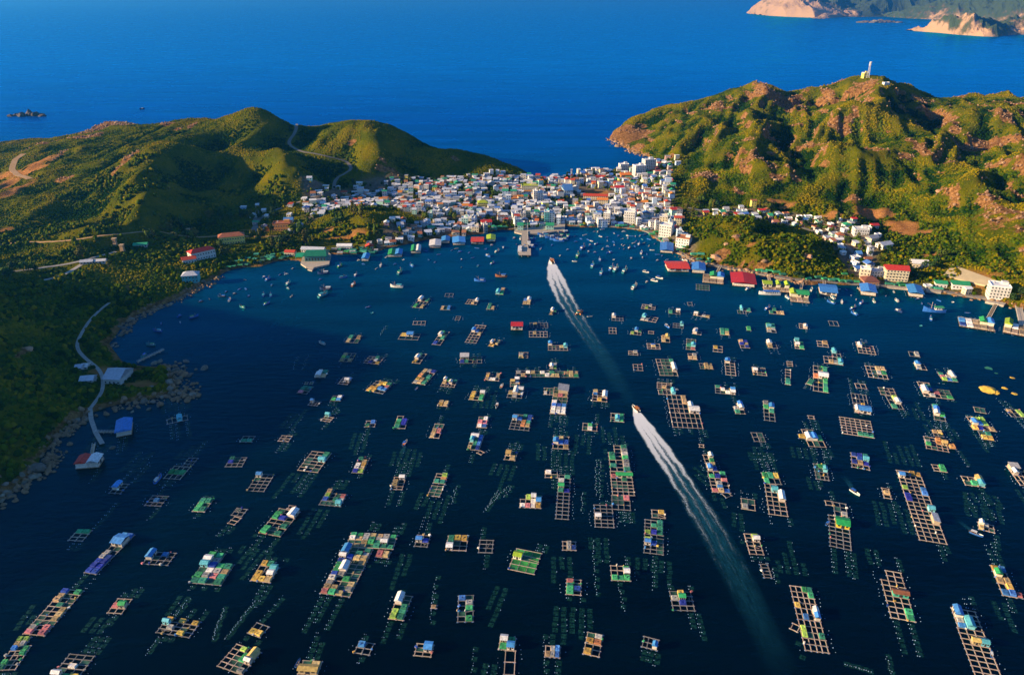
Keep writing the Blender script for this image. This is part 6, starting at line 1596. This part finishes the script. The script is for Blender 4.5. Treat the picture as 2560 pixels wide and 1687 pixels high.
for (u, v, sp, n) in TREES:
    for i in range(max(2, int(n * .62))):
        c = hit(u + gt.gauss(0, sp * .7), v + gt.gauss(0, sp * .3))
        if c is None or c[2] < 1 or any((c[0] - b[0]) ** 2 + (c[1] - b[1]) ** 2 < b[2] ** 2 for b in BUILT): continue
        beach = 430 < v < 462 and 1400 < u < 1530 or v < 432 and 1480 < u < 1520
        tree(c[0], c[1], gt.uniform(2.6, 5.6) if not beach else gt.uniform(2.5, 4.5), gt.choices(list(TC), [.4, .36, .24] if not beach else [.85, .15, 0])[0], gt.choices(['round', 'tall', 'flat'], [.6, .2, .2] if not beach else [.3, .7, 0])[0])

# ------------------------------------------------------------------ boulders
BM = {k: [rock_mesh(60 + i + j * 10, 2, gt.uniform(.55, .85), .35, m) for i in range(5)] for j, (k, m) in enumerate((('tan', m_rock), ('grey', m_rockgrey)))}
nb_ = 0
def boulder(x, y, z, r, kind, look, zone='s', own=None):
    global nb_
    nb_ += 1; o = new_ob('boulder', BM[kind][gt.randrange(5)]); o.location = (x, y, z); o.rotation_euler = (gt.uniform(-.3, .3), gt.uniform(-.3, .3), gt.uniform(0, 6.28)); o.scale = (r * gt.uniform(.85, 1.3), r * gt.uniform(.75, 1.1), r * gt.uniform(.7, 1))
    later(o, look, 'boulder', zone, 'boulders along the shores and slopes', (x, y), own)
for (u, v, rp) in [(510,922,14),(440,930,14),(425,956,16),(484,988,12),(465,905,9),(400,905,9),(430,985,11),(452,1000,4),(408,995,9),(380,970,8),(426,972,10),(360,1005,11),(382,1006,8),(448,948,9),(415,940,10),(372,1025,7),(331,1030,5),(395,1017,4),(470,940,8),(478,936,6),(458,918,6),(490,925,6),(398,925,11),(420,925,7),(490,990,6),(497,985,4),(450,985,7),(462,978,6),(385,910,8),
    (95,1172,26),(85,1192,18),(62,1210,12),(30,1240,11),(18,1232,10),(5,1238,10),(45,1225,8),(75,1170,9),(125,1145,6),(135,1112,7),(140,1105,5),(160,1088,5),(152,1080,6),(5,1255,7),(10,1262,6),(112,1150,8),(38,1205,9),(55,1188,8),(281,1121,9),(170,1072,6),(180,1065,7),(15,1215,8),(60,1165,7),(300,818,7),(310,822,9),(303,838,8),(285,860,8),(292,868,6),(330,800,7),(356,790,6),(395,773,6),(280,866,6),(410,768,5),(425,762,7),(545,697,9),(525,710,7),(500,722,7),(470,738,6),(450,748,6),(508,704,6),(484,730,5)]:
    c = hit(u, v); s = (CAM_H - c[2]) / (SP + (v - 843.5) / FOC * CP) / FOC; boulder(c[0], c[1], c[2], rp * s, 'grey', 'big grey boulder' if rp > 10 else 'grey shore boulder')
def along(px, n, jv, r0, r1, kind, look, jitter=2.5, both=None):
    pts = np.array([W(*p) for p in px]); L = np.cumsum([0] + [np.hypot(*(pts[i + 1] - pts[i])[:2]) for i in range(len(pts) - 1)])
    for i in range(n):
        t = gt.random() * L[-1]; x = np.interp(t, L, pts[:, 0]) + gt.gauss(0, jitter); y = np.interp(t, L, pts[:, 1]) + gt.gauss(0, jitter) + jv
        r = gt.uniform(r0, r1) * gt.choice([.6, 1, 1, 1.5])
        if both is None: boulder(x, y, max(float(ground(x, y)), -.1) , r, kind, look)
        else: both.append((x, y, max(float(ground(x, y)), -.1), r))
rstuff = []
RIP = [(1666,614),(1684,627),(1699,637),(1724,652),(1750,665),(1801,670),(1845,679),(1917,691),(1989,707),(2025,712)]
along(RIP, 90, 1.5, 1.3, 2.4, 'tan', 'tan boulder in the rock bank'); along(RIP, 240, 2, .7, 1.4, 'tan', '', 3.0, rstuff)
along([(1520,348),(1540,356),(1553,369),(1589,383),(1605,389),(1622,394)], 34, 4, 2.0, 4.2, 'tan', 'tan cliff-foot boulder', 4)
along([(1520,348),(1540,356),(1553,369),(1589,383),(1605,389),(1622,394)], 120, 6, 1, 2.2, 'tan', '', 7, rstuff)
along([(2369,737),(2459,751),(2520,767),(2560,778)], 20, 2, 1, 2, 'tan', 'tan boulder in the rock bank')
along([(155,1087),(181,1065),(214,1042)], 12, 1, .8, 1.6, 'grey', 'grey shore boulder'); along([(303,835),(322,806),(355,787),(400,769),(437,754),(481,732),(518,711),(548,697)], 260, 2, .7, 2.0, 'grey', '', 3.2, rstuff)
along([(0,1257),(26,1242),(78,1202),(122,1172),(130,1124),(155,1087),(214,1042)], 280, 2, .7, 2.0, 'grey', '', 3.5, rstuff); along([(266,1024),(344,1007),(407,998),(481,994),(462,968),(444,950),(440,920),(425,911)], 220, 1, .7, 2.2, 'grey', '', 4, rstuff)
# boulders lying on the slopes
m1 = np.where((rock_m > .55) & (Z > 12))[0]
for i in gt.sample(list(m1), min(60, len(m1))):
    boulder(px[i] + gt.uniform(-4, 4), py[i] + gt.uniform(-4, 4), Z[i] + .3, gt.uniform(1.6, 4.2), 'tan', 'sunlit tan crag on the hillside')
for i in gt.sample(list(m1), min(4600, len(m1))): rstuff.append((px[i] + gt.uniform(-4, 4), py[i] + gt.uniform(-4, 4), Z[i], gt.uniform(.7, 2.4)))
for (u, v, rp, lb) in [(1842,597,11,'large tan rock standing on the wooded headland crest'),(1790,648,15,'big pale rock face at the foot of the wooded headland'),(1815,615,8,'leaning tan rock above the smooth pale face'),(1910,657,8,'upright tan rock at the headland foot'),(2025,645,9,'brown rock on the right slope of the headland'),(2008,655,6,'split rock beside the brown one on the headland')]:
    c = hit(u, v); s = (CAM_H - c[2]) / (SP + (v - 843.5) / FOC * CP) / FOC; boulder(c[0], c[1] + 1, c[2] + rp * s * .2, rp * s, 'tan', '', own=lb)
RB = rock_mesh(77, 1, .75, 1.0, m_rock); base = np.array([v.co[:] for v in RB.vertices]); tri = np.array([p.vertices[:] for p in RB.polygons]); r_ = np.array(rstuff)
an = rng.uniform(0, 6.28, len(r_)); B = np.repeat(base[None], len(r_), 0).copy(); bx = B[:, :, 0] * np.cos(an)[:, None] - B[:, :, 1] * np.sin(an)[:, None]; by = B[:, :, 0] * np.sin(an)[:, None] + B[:, :, 1] * np.cos(an)[:, None]; B[:, :, 0] = bx; B[:, :, 1] = by
V = B * (r_[:, 3] * 1)[:, None, None] * rng.uniform(.75, 1.25, (len(r_), 1, 3)) + r_[:, None, :3]
tag(new_ob('rubble', np_mesh('rubble', V.reshape(-1, 3), (np.arange(len(r_))[:, None, None] * len(base) + tri[None]).reshape(-1, 3), m_rock)), kind='stuff')
for (u, v, rx, ry, m, lb) in [(2470,975,20,13,m_rockyel,'largest yellow rock breaking the water near the right edge'),(2493,982,8,8,m_rockyel,'rounded yellow rock against the largest one'),(2452,969,5,3,m_rockyel,'small yellow rock left of the largest one'),(2512,970,8,4,m_rockyel,'flat yellow rock right of the big pair'),(2535,984,9,4,m_rockyel,'long yellow rock farthest to the right'),(2530,944,7,3,m_rockyel,'thin ochre rock above the yellow group'),
    (2472,920,11,7,m_rockgreen,'green weedy rock just awash above the yellow rocks'),(2490,932,8,4,m_rockgreen,'slender weedy rock beside the green one')]:
    c = W(u, v); s = CAM_H / (SP + (v - 843.5) / FOC * CP) / FOC; o = new_ob('sea_rock', rock_mesh(int(u), 3, .5, .3, m)); o.location = (c[0], c[1], -.1); o.scale = (rx * s, ry * s * 1.6, min(rx, ry) * s * (1.1 if m is m_rockyel else .25)); o.rotation_euler = (0, 0, -.5); tag(o, lb, 'rock')
# the sloped concrete apron on the right shore
cs = [hit(*p) for p in ((2356, 692), (2476, 722), (2499, 707), (2380, 665))]
mb = MB(); mb.add([(p[0], p[1], p[2] + 1.0) for p in cs] + [(p[0], p[1], p[2] - 2) for p in cs], [(0, 1, 2, 3), (4, 5, 1, 0), (5, 6, 2, 1), (6, 7, 3, 2), (7, 4, 0, 3)])
tag(mb.build('concrete_slab', mat('pale_concrete', (.50, .40, .24), .9, nz=.08, nscale=.2)), 'bare sloped concrete slab cut into the right hillside', 'slab')
def bush_stuff(name, xy, r0, r1, seed):
    g = np.random.default_rng(seed); n = len(xy); x, y = xy[:, 0], xy[:, 1]; z = ground(x, y); r = g.uniform(r0, r1, n); k = 7
    ang = np.arange(k) / k * 2 * np.pi; V = np.zeros((n, 3 * k + 1, 3))
    for lv, (rr, zz) in enumerate(((.7, .1), (1.0, .75), (.65, 1.35))):
        for i in range(k):
            j = g.uniform(.75, 1.25, n); V[:, lv * k + i] = np.stack([x + r * rr * j * np.cos(ang[i] + lv * .45), y + r * rr * j * np.sin(ang[i] + lv * .45), z + r * zz * g.uniform(.85, 1.2, n)], 1)
    V[:, 3 * k] = np.stack([x, y, z + r * 1.7], 1); f = []
    for lv in range(2):
        for i in range(k): a, b = lv * k + i, lv * k + (i + 1) % k; f += [(a, b, a + k), (b, b + k, a + k)]
    f += [(2 * k + i, 2 * k + (i + 1) % k, 3 * k) for i in range(k)]
    F = (np.arange(n)[:, None, None] * (3 * k + 1) + np.array(f)[None]).reshape(-1, 3)
    tag(new_ob(name, np_mesh(name, V.reshape(-1, 3), F, SHRUB, {'tint': np.repeat(np.clip(g.normal(.42, .22, n), 0, 1), 3 * k + 1)}, False)), kind='stuff')
bush_stuff('garden_bushes', GARDEN, 1.1, 2.4, 5)
# tall bushes on the shaded left slope, the left flats and the two knolls: clumps, not an even carpet
def clump_pts(n, x0, x1, y0, y1, seed, th):
    g = np.random.default_rng(seed); x = g.uniform(x0, x1, n); y = g.uniform(y0, y1, n)
    ok = (fbm(x, y, 34, seed, 4) > th) & (ground(x, y) > 1.4) & (lookup(road_m, x, y) < .5) & (lookup(town_f, x, y) < .1) & (lookup(rock_m, x, y) < .5) & (lookup(earth_m, x, y) < .4)
    B_ = np.array([(b[0], b[1]) for b in BUILT]); br = np.array([b[2] for b in BUILT]); q = np.stack([x, y], 1)
    ok &= (np.sqrt(((q[:, None] - B_[None]) ** 2).sum(-1)) > br[None] + 1).all(1); return q[ok]
bush_stuff('slope_bushes', clump_pts(9000, -430, -150, 230, 700, 71, .50), 1.0, 2.6, 6)
bush_stuff('meadow_bushes', clump_pts(9000, -560, -120, 690, 960, 72, .54), 1.0, 2.5, 7)
bush_stuff('headland_bushes', clump_pts(6000, 190, 480, 640, 900, 73, .46), .8, 2.0, 8)
print('COUNTS houses', nind, len(SP2), 'trees', ntree, 'boulders', nb_, 'rubble', len(rstuff), 'floats', len(FL))

finish_labels()
